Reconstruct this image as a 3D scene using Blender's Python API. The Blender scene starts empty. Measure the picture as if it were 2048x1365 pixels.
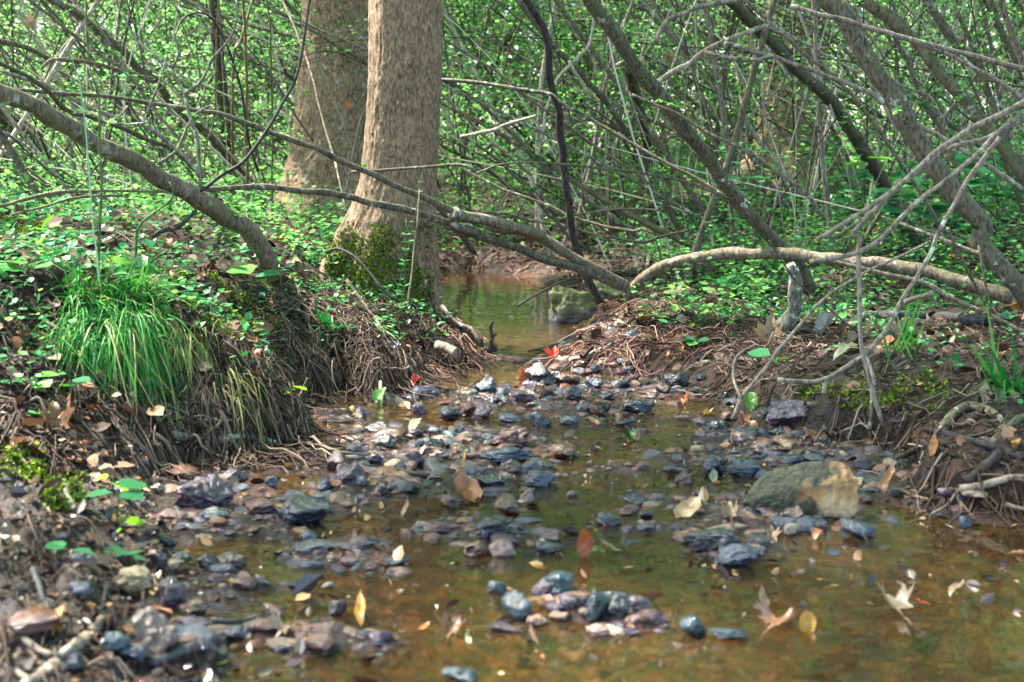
import bpy, bmesh, math, random
import numpy as np
from mathutils import Vector

SC = bpy.context.scene
COL = SC.collection
rng = np.random.default_rng(7)
random.seed(7)

# ------------------------------------------------------------------ camera numbers (photo pixels, 2048 x 1365)
FPX = 2844.0
CAM = np.array([0.0, 0.0, 0.60])
TH = math.atan(352.5 / FPX)
RIGHT = np.array([1.0, 0, 0]); UP = np.array([0, math.sin(TH), math.cos(TH)]); FWD = np.array([0, math.cos(TH), -math.sin(TH)])
REG = {1: (0, 0), 2: (680, 0), 3: (1348, 0), 4: (0, 450), 5: (680, 450), 6: (1348, 450), 7: (0, 895), 8: (680, 895), 9: (1348, 895)}
ZS = 2.904

def ray(px, py):
    return FWD + (px - 1024.0) / FPX * RIGHT + (682.5 - py) / FPX * UP

def P(px, py, d):
    r = ray(px, py)
    return CAM + r * (d / r[1])

def P0(px, py):
    r = ray(px, py)
    return CAM + r * (-CAM[2] / r[2])

def Z(reg, x, y):
    o = REG[reg]
    return o[0] + x / ZS, o[1] + y / ZS

# ------------------------------------------------------------------ vector noise
def _h(ix, iy, iz):
    n = (ix.astype(np.int64) * 374761393 + iy.astype(np.int64) * 668265263 + iz.astype(np.int64) * 2147483647) & 0xFFFFFFFF
    n = ((n ^ (n >> 13)) * 1274126177) & 0xFFFFFFFF
    n = ((n ^ (n >> 16)) * 2246822519) & 0xFFFFFFFF
    return ((n ^ (n >> 15)) & 0xFFFF) / 32767.5 - 1.0

def vnoise(x, y, z=None):
    x = np.asarray(x, float); y = np.asarray(y, float)
    z = np.zeros_like(x) if z is None else np.asarray(z, float) + np.zeros_like(x)
    ix, iy, iz = np.floor(x), np.floor(y), np.floor(z)
    fx, fy, fz = x - ix, y - iy, z - iz
    s = lambda t: t * t * t * (t * (t * 6 - 15) + 10)
    u, v, w = s(fx), s(fy), s(fz)
    out = 0
    for a in (0, 1):
        for b in (0, 1):
            for c in (0, 1):
                out = out + _h(ix + a, iy + b, iz + c) * (u if a else 1 - u) * (v if b else 1 - v) * (w if c else 1 - w)
    return out

def fbm(x, y, z=None, o=4):
    t, a, f = 0, 0.5, 1.0
    z = 0.0 if z is None else z
    for k in range(o):
        t = t + a * vnoise(np.asarray(x) * f + 17.3 * k, np.asarray(y) * f - 9.1 * k, np.asarray(z) * f + 3.7 * k + np.zeros_like(x)); a *= 0.5; f *= 2.03
    return t

def sstep(a, b, x):
    t = np.clip((x - a) / (b - a), 0, 1)
    return t * t * (3 - 2 * t)

# ------------------------------------------------------------------ terrain
SHORE_L = [(450, 1365), (410, 1290), (340, 1200), (345, 1130), (330, 1060), (300, 1010), (320, 965), (420, 938), (560, 918), (640, 892),
           (610, 850), (600, 812), (690, 790), (760, 800), (850, 775), (850, 748), (930, 740), (965, 715), (960, 690), (900, 640), (862, 610), (866, 570), (862, 550)]
SHORE_R = [(930, 541), (1010, 546), (1090, 566), (1115, 590), (1190, 640), (1180, 665), (1120, 695), (1070, 718), (1090, 742), (1300, 762), (1400, 785), (1455, 802),
           (1480, 850), (1560, 872), (1660, 884), (1780, 905), (1850, 950), (1800, 985), (1880, 1022), (2048, 1040)]
_l = [P0(*p)[:2] for p in SHORE_L]
_r = [P0(*p)[:2] for p in SHORE_R]
POLY = np.array([(-0.50, -2.0), (-0.42, 1.2)] + _l + _r + [(1.3, 2.25), (3.0, 2.3), (3.2, -2.0)])

def creek_sdf(x, y):
    """distance to the shoreline, negative inside the creek"""
    x = np.asarray(x, float); y = np.asarray(y, float)
    d2 = np.full(x.shape, 1e9); ins = np.zeros(x.shape, bool)
    n = len(POLY)
    for i in range(n):
        ax, ay = POLY[i]; bx, by = POLY[(i + 1) % n]
        ex, ey = bx - ax, by - ay
        t = np.clip(((x - ax) * ex + (y - ay) * ey) / (ex * ex + ey * ey), 0, 1)
        d2 = np.minimum(d2, (x - ax - t * ex) ** 2 + (y - ay - t * ey) ** 2)
        c = (ay > y) != (by > y)
        ins ^= c & (x < ex * (y - ay) / (ey if abs(ey) > 1e-9 else 1e-9) + ax)
    d = np.sqrt(d2)
    return np.where(ins, -d, d)

# gravel shoals in the creek: (px, py, radius, height)
SHOALS = [(760, 900, .20, .045), (900, 870, .20, .045), (1020, 890, .18, .040), (850, 950, .20, .05), (760, 960, .16, .05), (700, 985, .12, .04), (1000, 950, .14, .04),
          (960, 1060, .13, .042), (1050, 1080, .12, .038), (1120, 790, .25, .05), (1000, 800, .2, .04), (1280, 790, .25, .05), (1150, 830, .2, .035),
          (1100, 1200, .12, .036), (1230, 1220, .12, .036), (580, 1020, .12, .04), (430, 980, .14, .05), (660, 920, .10, .04), (1400, 930, .14, .032), (1560, 1020, .16, .04),
          (1450, 1090, .14, .034), (560, 1250, .10, .03), (620, 1290, .12, .034), (740, 1120, .12, .032), (1650, 1050, .12, .034), (700, 830, .12, .03),
          (1250, 1270, .12, .034), (760, 1280, .1, .03), (380, 1050, .12, .04), (360, 1180, .1, .035), (1300, 1060, .12, .026), (1480, 890, .20, .05), (1900, 960, .25, .04), (1360, 1290, .1, .03), (1650, 910, .20, .05), (1600, 960, .14, .045), (1760, 985, .2, .045), (1560, 860, .16, .04), (640, 1110, .12, .036), (520, 1180, .1, .03), (1350, 1000, .12, .03), (1240, 940, .1, .022), (1500, 1040, .12, .036), (480, 1060, .12, .035)]
SHOALS = [(*P0(a, b)[:2], r, h) for a, b, r, h in SHOALS]

def ground(x, y):
    x = np.asarray(x, float); y = np.asarray(y, float)
    s = creek_sdf(x, y)
    so = np.maximum(s, 0)
    left = sstep(0.25, -0.25, x - (-0.15 + 0.02 * (y - 3)))
    far = sstep(6.2, 8.2, y)
    left = left * (1 - far)
    steep = 0.30 - 0.10 * sstep(2.7, 3.0, y) * sstep(3.6, 3.2, y) + 0.95 * sstep(2.7, 2.1, y)
    low = 1 - .52 * np.exp(-((x + .30) / .42) ** 2 - ((y - 4.75) / .95) ** 2)
    hl = 0.37 * low * (1 - np.exp(-so / steep)) + 0.02 * np.minimum(so, 0.02) / 0.02
    hr = 0.10 * (1 - np.exp(-so / 0.22)) + 0.27 * sstep(0.6, 3.2, so)
    step = 0.05 * sstep(0.0, 0.05, so) * sstep(3.9, 3.4, y) * sstep(0.55, 0.7, x)
    h = left * hl + (1 - left) * (hr + step)
    h = h + 0.024 * np.maximum(y - 9, 0) + 0.02 * np.maximum(np.abs(x) - 2.5, 0)
    n1 = fbm(x * 1.6, y * 1.6, 0.3); n2 = fbm(x * 9, y * 9, 1.2); n3 = fbm(x * 34, y * 34, 5.1, 3)
    k = sstep(0.0, 0.3, so)
    near = sstep(2.6, 2.2, y) * (s > 0) * (x < 0)
    h = h + near * (0.022 * n2 + 0.014 * n3)
    h = h + k * (0.05 * n1 + 0.035 * n2) + (0.010 + 0.010 * k) * n3 * (s > 0)
    # creek bed
    di = np.maximum(-s, 0)
    deep = 0.020 + 0.018 * sstep(2.2, 1.7, y) + 0.04 * sstep(4.4, 5.0, y) + 0.012 * sstep(.35, .7, x)
    bed = -deep * (1 - np.exp(-di / 0.10)) + 0.026 * n2 + 0.013 * n3
    for cx, cy, r, hh in SHOALS:
        bed = bed + .62 * hh * np.exp(-((x - cx) ** 2 + (y - cy) ** 2) / (r * r * 0.6))
    bed = np.minimum(bed, 0.008 + 0.012 * n3)
    return np.where(s > 0, h, bed)

_T = np.concatenate([np.arange(1.2, 6, 0.012), np.geomspace(6, 60, 260)])
def hit(px, py, water=True):
    """the point where the sight line through a photo pixel meets the ground (or the water)"""
    r = ray(px, py)
    q = CAM[None] + r[None] * (_T / r[1])[:, None]
    g = ground(q[:, 0], q[:, 1])
    if water:
        g = np.maximum(g, 0)
    w = np.nonzero(q[:, 2] < g)[0]
    i = w[0] if len(w) else len(_T) - 1
    return np.array([q[i, 0], q[i, 1], g[i]])

def gz(x, y):
    return float(ground(np.array([x]), np.array([y]))[0])

# ------------------------------------------------------------------ mesh helpers
def obj(name, verts, faces, mat, origin=None, parent=None, smooth=True, rnd=None):
    verts = np.asarray(verts, np.float32)
    o0 = np.zeros(3) if origin is None else np.asarray(origin, float)
    if parent is not None:
        o0 = np.array(parent.location)
    me = bpy.data.meshes.new(name)
    v = (verts - o0).astype(np.float32)
    me.vertices.add(len(v)); me.vertices.foreach_set('co', v.ravel())
    groups = faces if isinstance(faces, list) else [faces]
    groups = [np.asarray(f, np.int32) for f in groups if len(f)]
    nl = sum(f.size for f in groups); nf = sum(len(f) for f in groups)
    me.loops.add(nl); me.polygons.add(nf)
    me.loops.foreach_set('vertex_index', np.concatenate([f.ravel() for f in groups]))
    tot = np.concatenate([np.full(len(f), f.shape[1], np.int32) for f in groups])
    me.polygons.foreach_set('loop_start', np.concatenate([[0], np.cumsum(tot)[:-1]]).astype(np.int32))
    me.polygons.foreach_set('use_smooth', np.full(nf, smooth))
    if rnd is not None:
        a = me.attributes.new('rnd', 'FLOAT', 'POINT'); a.data.foreach_set('value', np.asarray(rnd, np.float32))
    me.update(calc_edges=True); me.validate()
    if mat: me.materials.append(mat)
    o = bpy.data.objects.new(name, me); COL.objects.link(o)
    if parent is not None:
        o.parent = parent
    else:
        o.location = o0
    return o

def tag(o, label=None, cat=None, group=None, kind=None):
    if label: o['label'] = label
    if cat: o['category'] = cat
    if group: o['group'] = group
    if kind: o['kind'] = kind
    return o

def empty(name, loc):
    o = bpy.data.objects.new(name, None); COL.objects.link(o); o.location = [float(c) for c in loc]
    o.empty_display_size = 0.05
    return o

def catmull(p, n):
    p = np.asarray(p, float)
    if len(p) < 3:
        t = np.linspace(0, 1, n)[:, None]
        return p[0] * (1 - t) + p[-1] * t
    q = np.vstack([2 * p[0] - p[1], p, 2 * p[-1] - p[-2]])
    seg = np.linalg.norm(np.diff(p[:, :3], axis=0), axis=1); c = np.concatenate([[0], np.cumsum(seg)]); 
    tt = np.linspace(0, c[-1] * 0.99999, n)
    i = np.clip(np.searchsorted(c, tt, side='right') - 1, 0, len(seg) - 1)
    t = ((tt - c[i]) / np.maximum(seg[i], 1e-9))[:, None]
    a, b, d, e = q[i], q[i + 1], q[i + 2], q[i + 3]
    return 0.5 * (2 * b + (d - a) * t + (2 * a - 5 * b + 4 * d - e) * t ** 2 + (3 * b - a - 3 * d + e) * t ** 3)

def tube(pts, rad, seg=10, bump=0.0, seed=0.0, cap=True):
    """one tapered tube along pts; returns verts, [quads, tris]"""
    pts = np.asarray(pts, float); n = len(pts)
    rad = np.asarray(rad, float) * np.ones(n)
    tan = np.gradient(pts, axis=0); tan /= np.maximum(np.linalg.norm(tan, axis=1, keepdims=True), 1e-9)
    ref = np.array([0.13, 0.97, 0.21])
    a = np.cross(tan, ref); a /= np.maximum(np.linalg.norm(a, axis=1, keepdims=True), 1e-6)
    b = np.cross(tan, a)
    th = np.linspace(0, 2 * math.pi, seg, endpoint=False)
    R = rad[:, None] * np.ones(seg)
    ring = pts[:, None] + (a[:, None] * np.cos(th)[None, :, None] + b[:, None] * np.sin(th)[None, :, None]) * R[..., None]
    if bump:
        f = 0.9 / max(rad.mean(), 1e-4)
        nz = fbm(ring[..., 0] * f + seed, ring[..., 1] * f, ring[..., 2] * f, 3)
        nl = vnoise(ring[..., 0] * f * 0.25 + seed, ring[..., 1] * f * .25, ring[..., 2] * f * .25)
        k = 1 + bump * nz + bump * 0.7 * nl
        ring = pts[:, None] + (ring - pts[:, None]) * k[..., None]
    v = ring.reshape(-1, 3)
    i = np.arange(n - 1)[:, None] * seg; j = np.arange(seg)[None]; j2 = (j + 1) % seg
    q = np.stack([i + j, i + j2, i + seg + j2, i + seg + j], -1).reshape(-1, 4)
    t = np.zeros((0, 3), int)
    if cap:
        v = np.vstack([v, pts[:1], pts[-1:]])
        jj = np.arange(seg); k2 = (jj + 1) % seg
        t = np.vstack([np.stack([np.full(seg, n * seg), k2, jj], 1), np.stack([np.full(seg, n * seg + 1), (n - 1) * seg + jj, (n - 1) * seg + k2], 1)])
    return v, [q, t]

def join(parts):
    vs, qs, ts, o = [], [], [], 0
    for v, (q, t) in parts:
        vs.append(v); qs.append(q + o); ts.append(t + o); o += len(v)
    return np.vstack(vs), [np.vstack(qs), np.vstack(ts)]

def strands(paths, rads, seg=4):
    """many equal-length thin tubes: paths (N,K,3), rads (N,)"""
    N, K, _ = paths.shape
    tan = np.gradient(paths, axis=1); tan /= np.maximum(np.linalg.norm(tan, axis=2, keepdims=True), 1e-9)
    a = np.cross(tan, np.array([0.2, 0.9, 0.3])); a /= np.maximum(np.linalg.norm(a, axis=2, keepdims=True), 1e-6); b = np.cross(tan, a)
    th = np.linspace(0, 2 * math.pi, seg, endpoint=False)
    taper = np.linspace(1, 0.45, K)
    r = rads[:, None] * taper[None]
    ring = paths[:, :, None] + (a[:, :, None] * np.cos(th)[:, None] + b[:, :, None] * np.sin(th)[:, None]) * r[..., None, None]
    v = ring.reshape(-1, 3)
    base = (np.arange(N)[:, None, None] * K + np.arange(K - 1)[None, :, None]) * seg
    j = np.arange(seg)[None, None]; j2 = (j + 1) % seg
    q = np.stack([base + j, base + j2, base + seg + j2, base + seg + j], -1).reshape(-1, 4)
    return v, q

LEAF_T = np.array([[0, 0, 0], [-.30, .32, .05], [.30, .32, .05], [-.30, .66, .03], [.30, .66, .03], [0, 1, -.06], [0, .33, -.02], [0, .66, -.03]])
LEAF_Q = np.array([[6, 2, 4, 7], [1, 6, 7, 3]]); LEAF_TR = np.array([[0, 2, 6], [0, 6, 1], [7, 4, 5], [3, 7, 5]])

def leaves(cen, dirs, size, up=0.6, wid=1.0, r=rng):
    """small ovate leaves growing from cen along dirs; returns verts, faces, rnd"""
    n = len(cen)
    d = dirs / np.maximum(np.linalg.norm(dirs, axis=1, keepdims=True), 1e-9)
    nr = r.normal(size=(n, 3)) * (1 - up); nr[:, 2] += up * 1.6
    x = np.cross(d, nr); x /= np.maximum(np.linalg.norm(x, axis=1, keepdims=True), 1e-9)
    z = np.cross(x, d)
    T = LEAF_T
    v = cen[:, None] + size[:, None, None] * (x[:, None] * T[None, :, :1] * wid + d[:, None] * T[None, :, 1:2] + z[:, None] * T[None, :, 2:3])
    o = (np.arange(n) * len(T))[:, None, None]
    return v.reshape(-1, 3), [(LEAF_Q[None] + o).reshape(-1, 4), (LEAF_TR[None] + o).reshape(-1, 3)], np.repeat(r.random(n), len(T))

def joinl(parts):
    vs, qs, ts, rs, o = [], [], [], [], 0
    for v, (q, t), r in parts:
        vs.append(v); qs.append(q + o); ts.append(t + o); rs.append(r); o += len(v)
    return np.vstack(vs), [np.vstack(qs), np.vstack(ts)], np.concatenate(rs)

def unit(n, r=rng):
    d = r.normal(size=(n, 3)); return d / np.linalg.norm(d, axis=1, keepdims=True)

# ------------------------------------------------------------------ materials
class NT:
    def __init__(s, name):
        s.m = bpy.data.materials.new(name); s.m.use_nodes = True
        s.t = s.m.node_tree; s.t.nodes.clear(); s.out = s.n('ShaderNodeOutputMaterial')
    def n(s, t, **k):
        x = s.t.nodes.new(t)
        for a, b in k.items():
            setattr(x, a, b)
        return x
    def l(s, a, b): s.t.links.new(a, b)
    def coord(s, kind='Object'): return s.n('ShaderNodeTexCoord').outputs[kind]
    def mapping(s, v, scale):
        m = s.n('ShaderNodeMapping'); m.inputs['Scale'].default_value = scale; s.l(v, m.inputs['Vector']); return m.outputs[0]
    def noise(s, v, scale, detail=4, rough=.55, w=None):
        x = s.n('ShaderNodeTexNoise')
        if w is not None: x.noise_dimensions = '4D'; s.l(w, x.inputs['W'])
        x.inputs['Scale'].default_value = scale; x.inputs['Detail'].default_value = detail; x.inputs['Roughness'].default_value = rough
        s.l(v, x.inputs['Vector']); return x.outputs['Fac']
    def ramp(s, f, stops, interp='LINEAR'):
        r = s.n('ShaderNodeValToRGB'); e = r.color_ramp.elements; r.color_ramp.interpolation = interp
        while len(e) < len(stops): e.new(0.5)
        for i, (p, c) in enumerate(stops):
            e[i].position = p; e[i].color = (*c, 1) if not np.isscalar(c) else (c, c, c, 1)
        s.l(f, r.inputs[0]); return r.outputs[0]
    def mix(s, f, a, b, mode='MIX'):
        x = s.n('ShaderNodeMix', data_type='RGBA', blend_type=mode)
        for sock, val in ((x.inputs[0], f), (x.inputs[6], a), (x.inputs[7], b)):
            if isinstance(val, bpy.types.NodeSocket): s.l(val, sock)
            elif np.isscalar(val): sock.default_value = val
            else: sock.default_value = (*val, 1)
        return x.outputs[2]
    def math(s, op, a, b=0.0, c=None):
        x = s.n('ShaderNodeMath', operation=op)
        for i, val in enumerate((a, b, c)):
            if val is None: continue
            if isinstance(val, bpy.types.NodeSocket): s.l(val, x.inputs[i])
            else: x.inputs[i].default_value = val
        return x.outputs[0]
    def bump(s, h, strength=.5, dist=.01):
        b = s.n('ShaderNodeBump'); b.inputs['Strength'].default_value = strength; b.inputs['Distance'].default_value = dist; s.l(h, b.inputs['Height']); return b.outputs[0]
    def pbr(s, col, rough, normal=None, spec=.5):
        b = s.n('ShaderNodeBsdfPrincipled')
        for k, v in (('Base Color', col), ('Roughness', rough), ('Specular IOR Level', spec)):
            if isinstance(v, bpy.types.NodeSocket): s.l(v, b.inputs[k])
            elif np.isscalar(v): b.inputs[k].default_value = v
            else: b.inputs[k].default_value = (*v, 1)
        if normal is not None: s.l(normal, b.inputs['Normal'])
        s.l(b.outputs[0], s.out.inputs[0]); return b

def sep_z(t, kind='Position'):
    g = t.n('ShaderNodeNewGeometry'); x = t.n('ShaderNodeSeparateXYZ'); t.l(g.outputs[kind], x.inputs[0]); return x.outputs[2]

def mat_bark(name, dark, light, moss=None, moss_amt=0.0, lichen=0.0, scale=1.0, rough=.85, stretch=.25, bumpd=.004, crack=0.0):
    dark = tuple(x * .45 for x in dark)
    t = NT(name); c = t.coord('Object')
    m = t.mapping(c, (scale, scale, scale * stretch))
    big = crack
    oi = t.n('ShaderNodeObjectInfo').outputs['Random']
    w = t.math('MULTIPLY', oi, 37.0)
    a = t.noise(m, 60, 6, .65, w); b = t.noise(c, 7 * scale, 4, .6, w)
    col = t.ramp(a, [(.36, dark), (.60, light)])
    col = t.mix(t.ramp(b, [(.3, 0.0), (.75, .22)]), col, tuple(x * .45 for x in dark))
    if moss:
        mm = t.noise(c, 11, 5, .7, w)
        k = t.ramp(mm, [(.62 - moss_amt * .35, 0.0), (.74 - moss_amt * .35, .9)])
        col = t.mix(k, col, moss)
    if lichen:
        ll = t.noise(c, 42, 3, .6, w); bb = t.noise(c, 5, 2, .5, w)
        k = t.math('MULTIPLY', t.ramp(ll, [(.56, 0.0), (.64, 1.0)]), t.ramp(bb, [(.55 - lichen * .3, 0.0), (.7 - lichen * .3, .85)]))
        col = t.mix(k, col, (.42, .45, .38))
    hgt = a
    if crack:
        vo = t.n('ShaderNodeTexVoronoi'); vo.feature = 'DISTANCE_TO_EDGE'; vo.inputs['Scale'].default_value = 95
        ds = t.n('ShaderNodeMix', data_type='VECTOR'); nz = t.n('ShaderNodeTexNoise'); nz.inputs['Scale'].default_value = 30; t.l(m, nz.inputs['Vector'])
        ds.inputs[0].default_value = .035; t.l(t.mapping(c, (1, 1, .30)), ds.inputs[4]); t.l(nz.outputs['Color'], ds.inputs[5]); t.l(ds.outputs[1], vo.inputs['Vector'])
        e = t.math('MAXIMUM', t.ramp(vo.outputs['Distance'], [(.0, .15), (.11, 1.0)]), t.ramp(b, [(.36, .35), (.62, 1.0)]))
        col = t.mix(e, tuple(x * .30 for x in dark), col)
        hgt = t.math('ADD', t.math('MULTIPLY', a, .5), t.math('MULTIPLY', e, .5))
    t.pbr(col, rough, t.bump(hgt, .9, bumpd), .15)
    return t.m

def mat_leaf(name, stops, rough=.5, trans=.35, spec=.12):
    t = NT(name); a = t.n('ShaderNodeAttribute'); a.attribute_name = 'rnd'
    col = t.ramp(a.outputs['Fac'], stops)
    b = t.pbr(col, rough, None, spec)
    tr = t.n('ShaderNodeBsdfTranslucent')
    bright = t.n('ShaderNodeHueSaturation'); bright.inputs['Value'].default_value = 1.5; bright.inputs['Saturation'].default_value = 1.1; t.l(col, bright.inputs['Color'])
    t.l(bright.outputs[0], tr.inputs['Color'])
    mx = t.n('ShaderNodeMixShader'); mx.inputs[0].default_value = trans
    t.l(b.outputs[0], mx.inputs[1]); t.l(tr.outputs[0], mx.inputs[2]); t.l(mx.outputs[0], t.out.inputs[0])
    return t.m

def mat_dead_leaf(name, c1, c2, spec=.5, rough=.45, trans=.2):
    t = NT(name); c = t.coord('Object')
    oi = t.n('ShaderNodeObjectInfo').outputs['Random']; w = t.math('MULTIPLY', oi, 51.0)
    a = t.noise(c, 55, 4, .6, w); b = t.noise(c, 240, 3, .6, w)
    col = t.mix(t.ramp(a, [(.35, 0.0), (.65, 1.0)]), c1, c2)
    col = t.mix(t.ramp(b, [(.58, 0.0), (.72, .7)]), col, tuple(x * .25 for x in c2))
    p = t.pbr(col, rough, t.bump(a, .5, .002), spec)
    tr = t.n('ShaderNodeBsdfTranslucent'); t.l(col, tr.inputs['Color'])
    mx = t.n('ShaderNodeMixShader'); mx.inputs[0].default_value = trans
    t.l(p.outputs[0], mx.inputs[1]); t.l(tr.outputs[0], mx.inputs[2]); t.l(mx.outputs[0], t.out.inputs[0])
    return t.m

def mat_rock(name, c1, c2, c3, rough=(.05, .24)):
    t = NT(name); c = t.coord('Object')
    oi = t.n('ShaderNodeObjectInfo').outputs['Random']; w = t.math('MULTIPLY', oi, 91.0)
    a = t.noise(c, 22, 6, .65, w); b = t.noise(c, 130, 5, .7, w); d = t.noise(c, 45, 3, .5, w)
    col = t.ramp(a, [(.34, tuple(x * .4 for x in c1)), (.52, c2), (.66, c3)])
    col = t.mix(t.ramp(b, [(.5, 0.0), (.72, .55)]), col, tuple(x * .35 for x in c1))
    col = t.mix(t.ramp(b, [(.28, .5), (.40, 0.0)]), col, tuple(min(x * 1.7, .6) for x in c3))
    r = t.ramp(d, [(.35, rough[0]), (.65, rough[1])])
    hh = t.math('ADD', t.math('MULTIPLY', a, .6), t.math('MULTIPLY', b, .4))
    hs = t.n('ShaderNodeHueSaturation'); t.l(col, hs.inputs['Color']); t.l(t.math('ADD', .32, t.math('MULTIPLY', oi, .5)), hs.inputs['Value'])
    r = t.math('ADD', r, t.math('MULTIPLY', t.math('FRACT', t.math('MULTIPLY', oi, 7.3)), .14))
    t.pbr(hs.outputs[0], r, t.bump(hh, 1.0, .012), .7)
    return t.m

M = {}
M['big_bark'] = mat_bark('big_bark', (.17, .112, .072), (.28, .195, .128), (.07, .10, .02), .05, 0, 2.6, .9, .4, .005, 1.0)
M['rear_bark'] = mat_bark('rear_bark', (.17, .114, .070), (.35, .245, .158), (.08, .11, .03), .1, .1, 2.0, .9, .4, .007, 1.0)
M['shrub_bark'] = mat_bark('shrub_bark', (.05, .042, .030), (.125, .105, .075), (.07, .08, .028), .2, .12, 2.0, .8, .35, .002)
M['mossy_bark'] = mat_bark('mossy_bark', (.045, .040, .025), (.105, .092, .058), (.052, .065, .022), .25, .12, 2.0, .85, .35, .002)
M['brown_bark'] = mat_bark('brown_bark', (.065, .05, .036), (.18, .138, .10), (.09, .095, .04), .25, .25, 2.2, .75, .35, .002)
M['dark_bark'] = mat_bark('dark_bark', (.012, .010, .010), (.05, .04, .038), None, 0, .0, 2.0, .6, .4, .002)
M['lichen_bark'] = mat_bark('lichen_bark', (.06, .055, .045), (.17, .16, .13), (.10, .12, .05), .3, .6, 2.2, .85, .4, .002)
M['pale_bark'] = mat_bark('pale_bark', (.17, .145, .115), (.42, .37, .30), None, 0, .3, 2.0, .8, .35, .002)
M['grey_stick'] = mat_bark('grey_stick', (.11, .09, .075), (.25, .20, .16), None, 0, .35, 2.0, .75, .3, .002)
M['green_stem'] = mat_bark('green_stem', (.05, .085, .03), (.13, .19, .07), None, 0, 0, 2.0, .6, .3, .001)
M['tan_stem'] = mat_bark('tan_stem', (.14, .12, .07), (.30, .26, .17), None, 0, .1, 2.0, .6, .3, .001)
M['wet_log'] = mat_bark('wet_log', (.02, .019, .022), (.085, .08, .088), None, 0, 0, 1.5, .35, .3, .003)

M['leaf'] = mat_leaf('leaf', [(0, (.010, .035, .012)), (.4, (.045, .14, .04)), (.8, (.115, .29, .085)), (1, (.22, .40, .09))], trans=.42)
M['far_leaf'] = mat_leaf('far_leaf', [(0, (.014, .045, .018)), (.35, (.065, .17, .055)), (.75, (.13, .29, .09)), (.93, (.22, .41, .12)), (1, (.36, .52, .20))], trans=.5)
M['cover_leaf'] = mat_leaf('cover_leaf', [(0, (.006, .03, .010)), (.4, (.03, .13, .035)), (.7, (.06, .24, .08)), (.88, (.10, .30, .13)), (1, (.26, .38, .05))], rough=.35, trans=.25, spec=.3)
M['plant_leaf'] = mat_leaf('plant_leaf', [(0, (.018, .10, .04)), (.6, (.04, .19, .075)), (1, (.12, .30, .03))], rough=.35, trans=.25, spec=.5)
M['lime_leaf'] = mat_leaf('lime_leaf', [(0, (.17, .40, .02)), (1, (.33, .50, .02))], trans=.4)
M['grass'] = mat_leaf('grass', [(0, (.006, .04, .012)), (.45, (.025, .17, .035)), (.78, (.075, .29, .04)), (.9, (.16, .26, .08)), (1, (.26, .20, .10))], trans=.2)
M['dry_grass'] = mat_leaf('dry_grass', [(0, (.16, .12, .06)), (.6, (.20, .20, .08)), (1, (.10, .20, .04))], trans=.15)
M['pale_blade'] = mat_leaf('pale_blade', [(0, (.10, .21, .13)), (1, (.16, .28, .18))], trans=.2)
M['moss'] = mat_leaf('moss', [(0, (.015, .03, .004)), (.6, (.09, .15, .015)), (1, (.22, .30, .04))], rough=.9, trans=.15, spec=.1)
M['litter'] = mat_leaf('litter', [(0, (.008, .005, .004)), (.4, (.05, .025, .017)), (.75, (.15, .09, .06)), (.93, (.27, .20, .15)), (1, (.32, .11, .04))], rough=.6, trans=.1)
M['root'] = mat_leaf('root', [(0, (.005, .003, .003)), (.5, (.040, .024, .017)), (.9, (.14, .10, .075)), (1, (.26, .20, .15))], rough=.7, trans=0.0)
M['root_red'] = mat_leaf('root_red', [(0, (.008, .003, .003)), (.5, (.07, .030, .022)), (.9, (.18, .105, .08)), (1, (.28, .19, .14))], rough=.6, trans=0.0)

M['tangle'] = mat_leaf('tangle', [(0, (.012, .010, .008)), (.35, (.055, .048, .035)), (.7, (.17, .155, .12)), (.9, (.30, .28, .23)), (1, (.42, .39, .33))], rough=.8, trans=0.0, spec=.2)
M['wet_bits'] = mat_leaf('wet_bits', [(0, (.008, .006, .006)), (.5, (.040, .022, .018)), (.78, (.12, .06, .035)), (.9, (.30, .13, .05)), (1, (.42, .28, .15))], rough=.3, trans=0.0, spec=.6)
ROCK = {
 'blue':   ((.012, .016, .032), (.028, .038, .075), (.065, .080, .140)),
 'purple': ((.026, .013, .030), (.064, .034, .064), (.125, .075, .115)),
 'maroon': ((.024, .007, .009), (.068, .020, .020), (.130, .050, .042)),
 'brown':  ((.040, .016, .009), (.12, .050, .028), (.22, .115, .07)),
 'pink':   ((.120, .070, .062), (.230, .135, .115), (.330, .220, .190)),
 'tan':    ((.120, .075, .035), (.260, .180, .095), (.420, .310, .190)),
 'dark':   ((.010, .010, .013), (.024, .024, .030), (.052, .050, .060)),
 'teal':   ((.010, .020, .030), (.022, .045, .064), (.055, .090, .115)),
}
for k, v in ROCK.items():
    M['rock_' + k] = mat_rock('rock_' + k, *v)

def mat_boulder():
    t = NT('mossy_boulder'); c = t.coord('Object')
    a = t.noise(c, 18, 6, .65); b = t.noise(c, 90, 5, .7); big = t.noise(c, 9, 4, .6)
    base = t.ramp(a, [(.32, (.13, .052, .018)), (.5, (.34, .18, .075)), (.68, (.58, .43, .25))])
    x = t.n('ShaderNodeSeparateXYZ'); t.l(c, x.inputs[0])
    k = t.math('ADD', t.math('MULTIPLY', x.outputs[0], -4.2), t.math('MULTIPLY', x.outputs[2], 3.6))
    k = t.math('ADD', k, t.math('MULTIPLY', t.math('SUBTRACT', big, .5), 1.5))
    mossc = t.ramp(b, [(.38, (.010, .011, .006)), (.6, (.032, .038, .014)), (.75, (.075, .095, .025))])
    col = t.mix(t.ramp(k, [(.03, 0.0), (.13, 1.0)]), base, mossc)
    low = t.ramp(x.outputs[2], [(-.0, .55), (.03, 0.0)])
    col = t.mix(low, col, (.05, .022, .012))
    t.pbr(col, .55, t.bump(t.math('ADD', a, b), .9, .008), .4)
    return t.m
M['boulder'] = mat_boulder()

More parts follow.
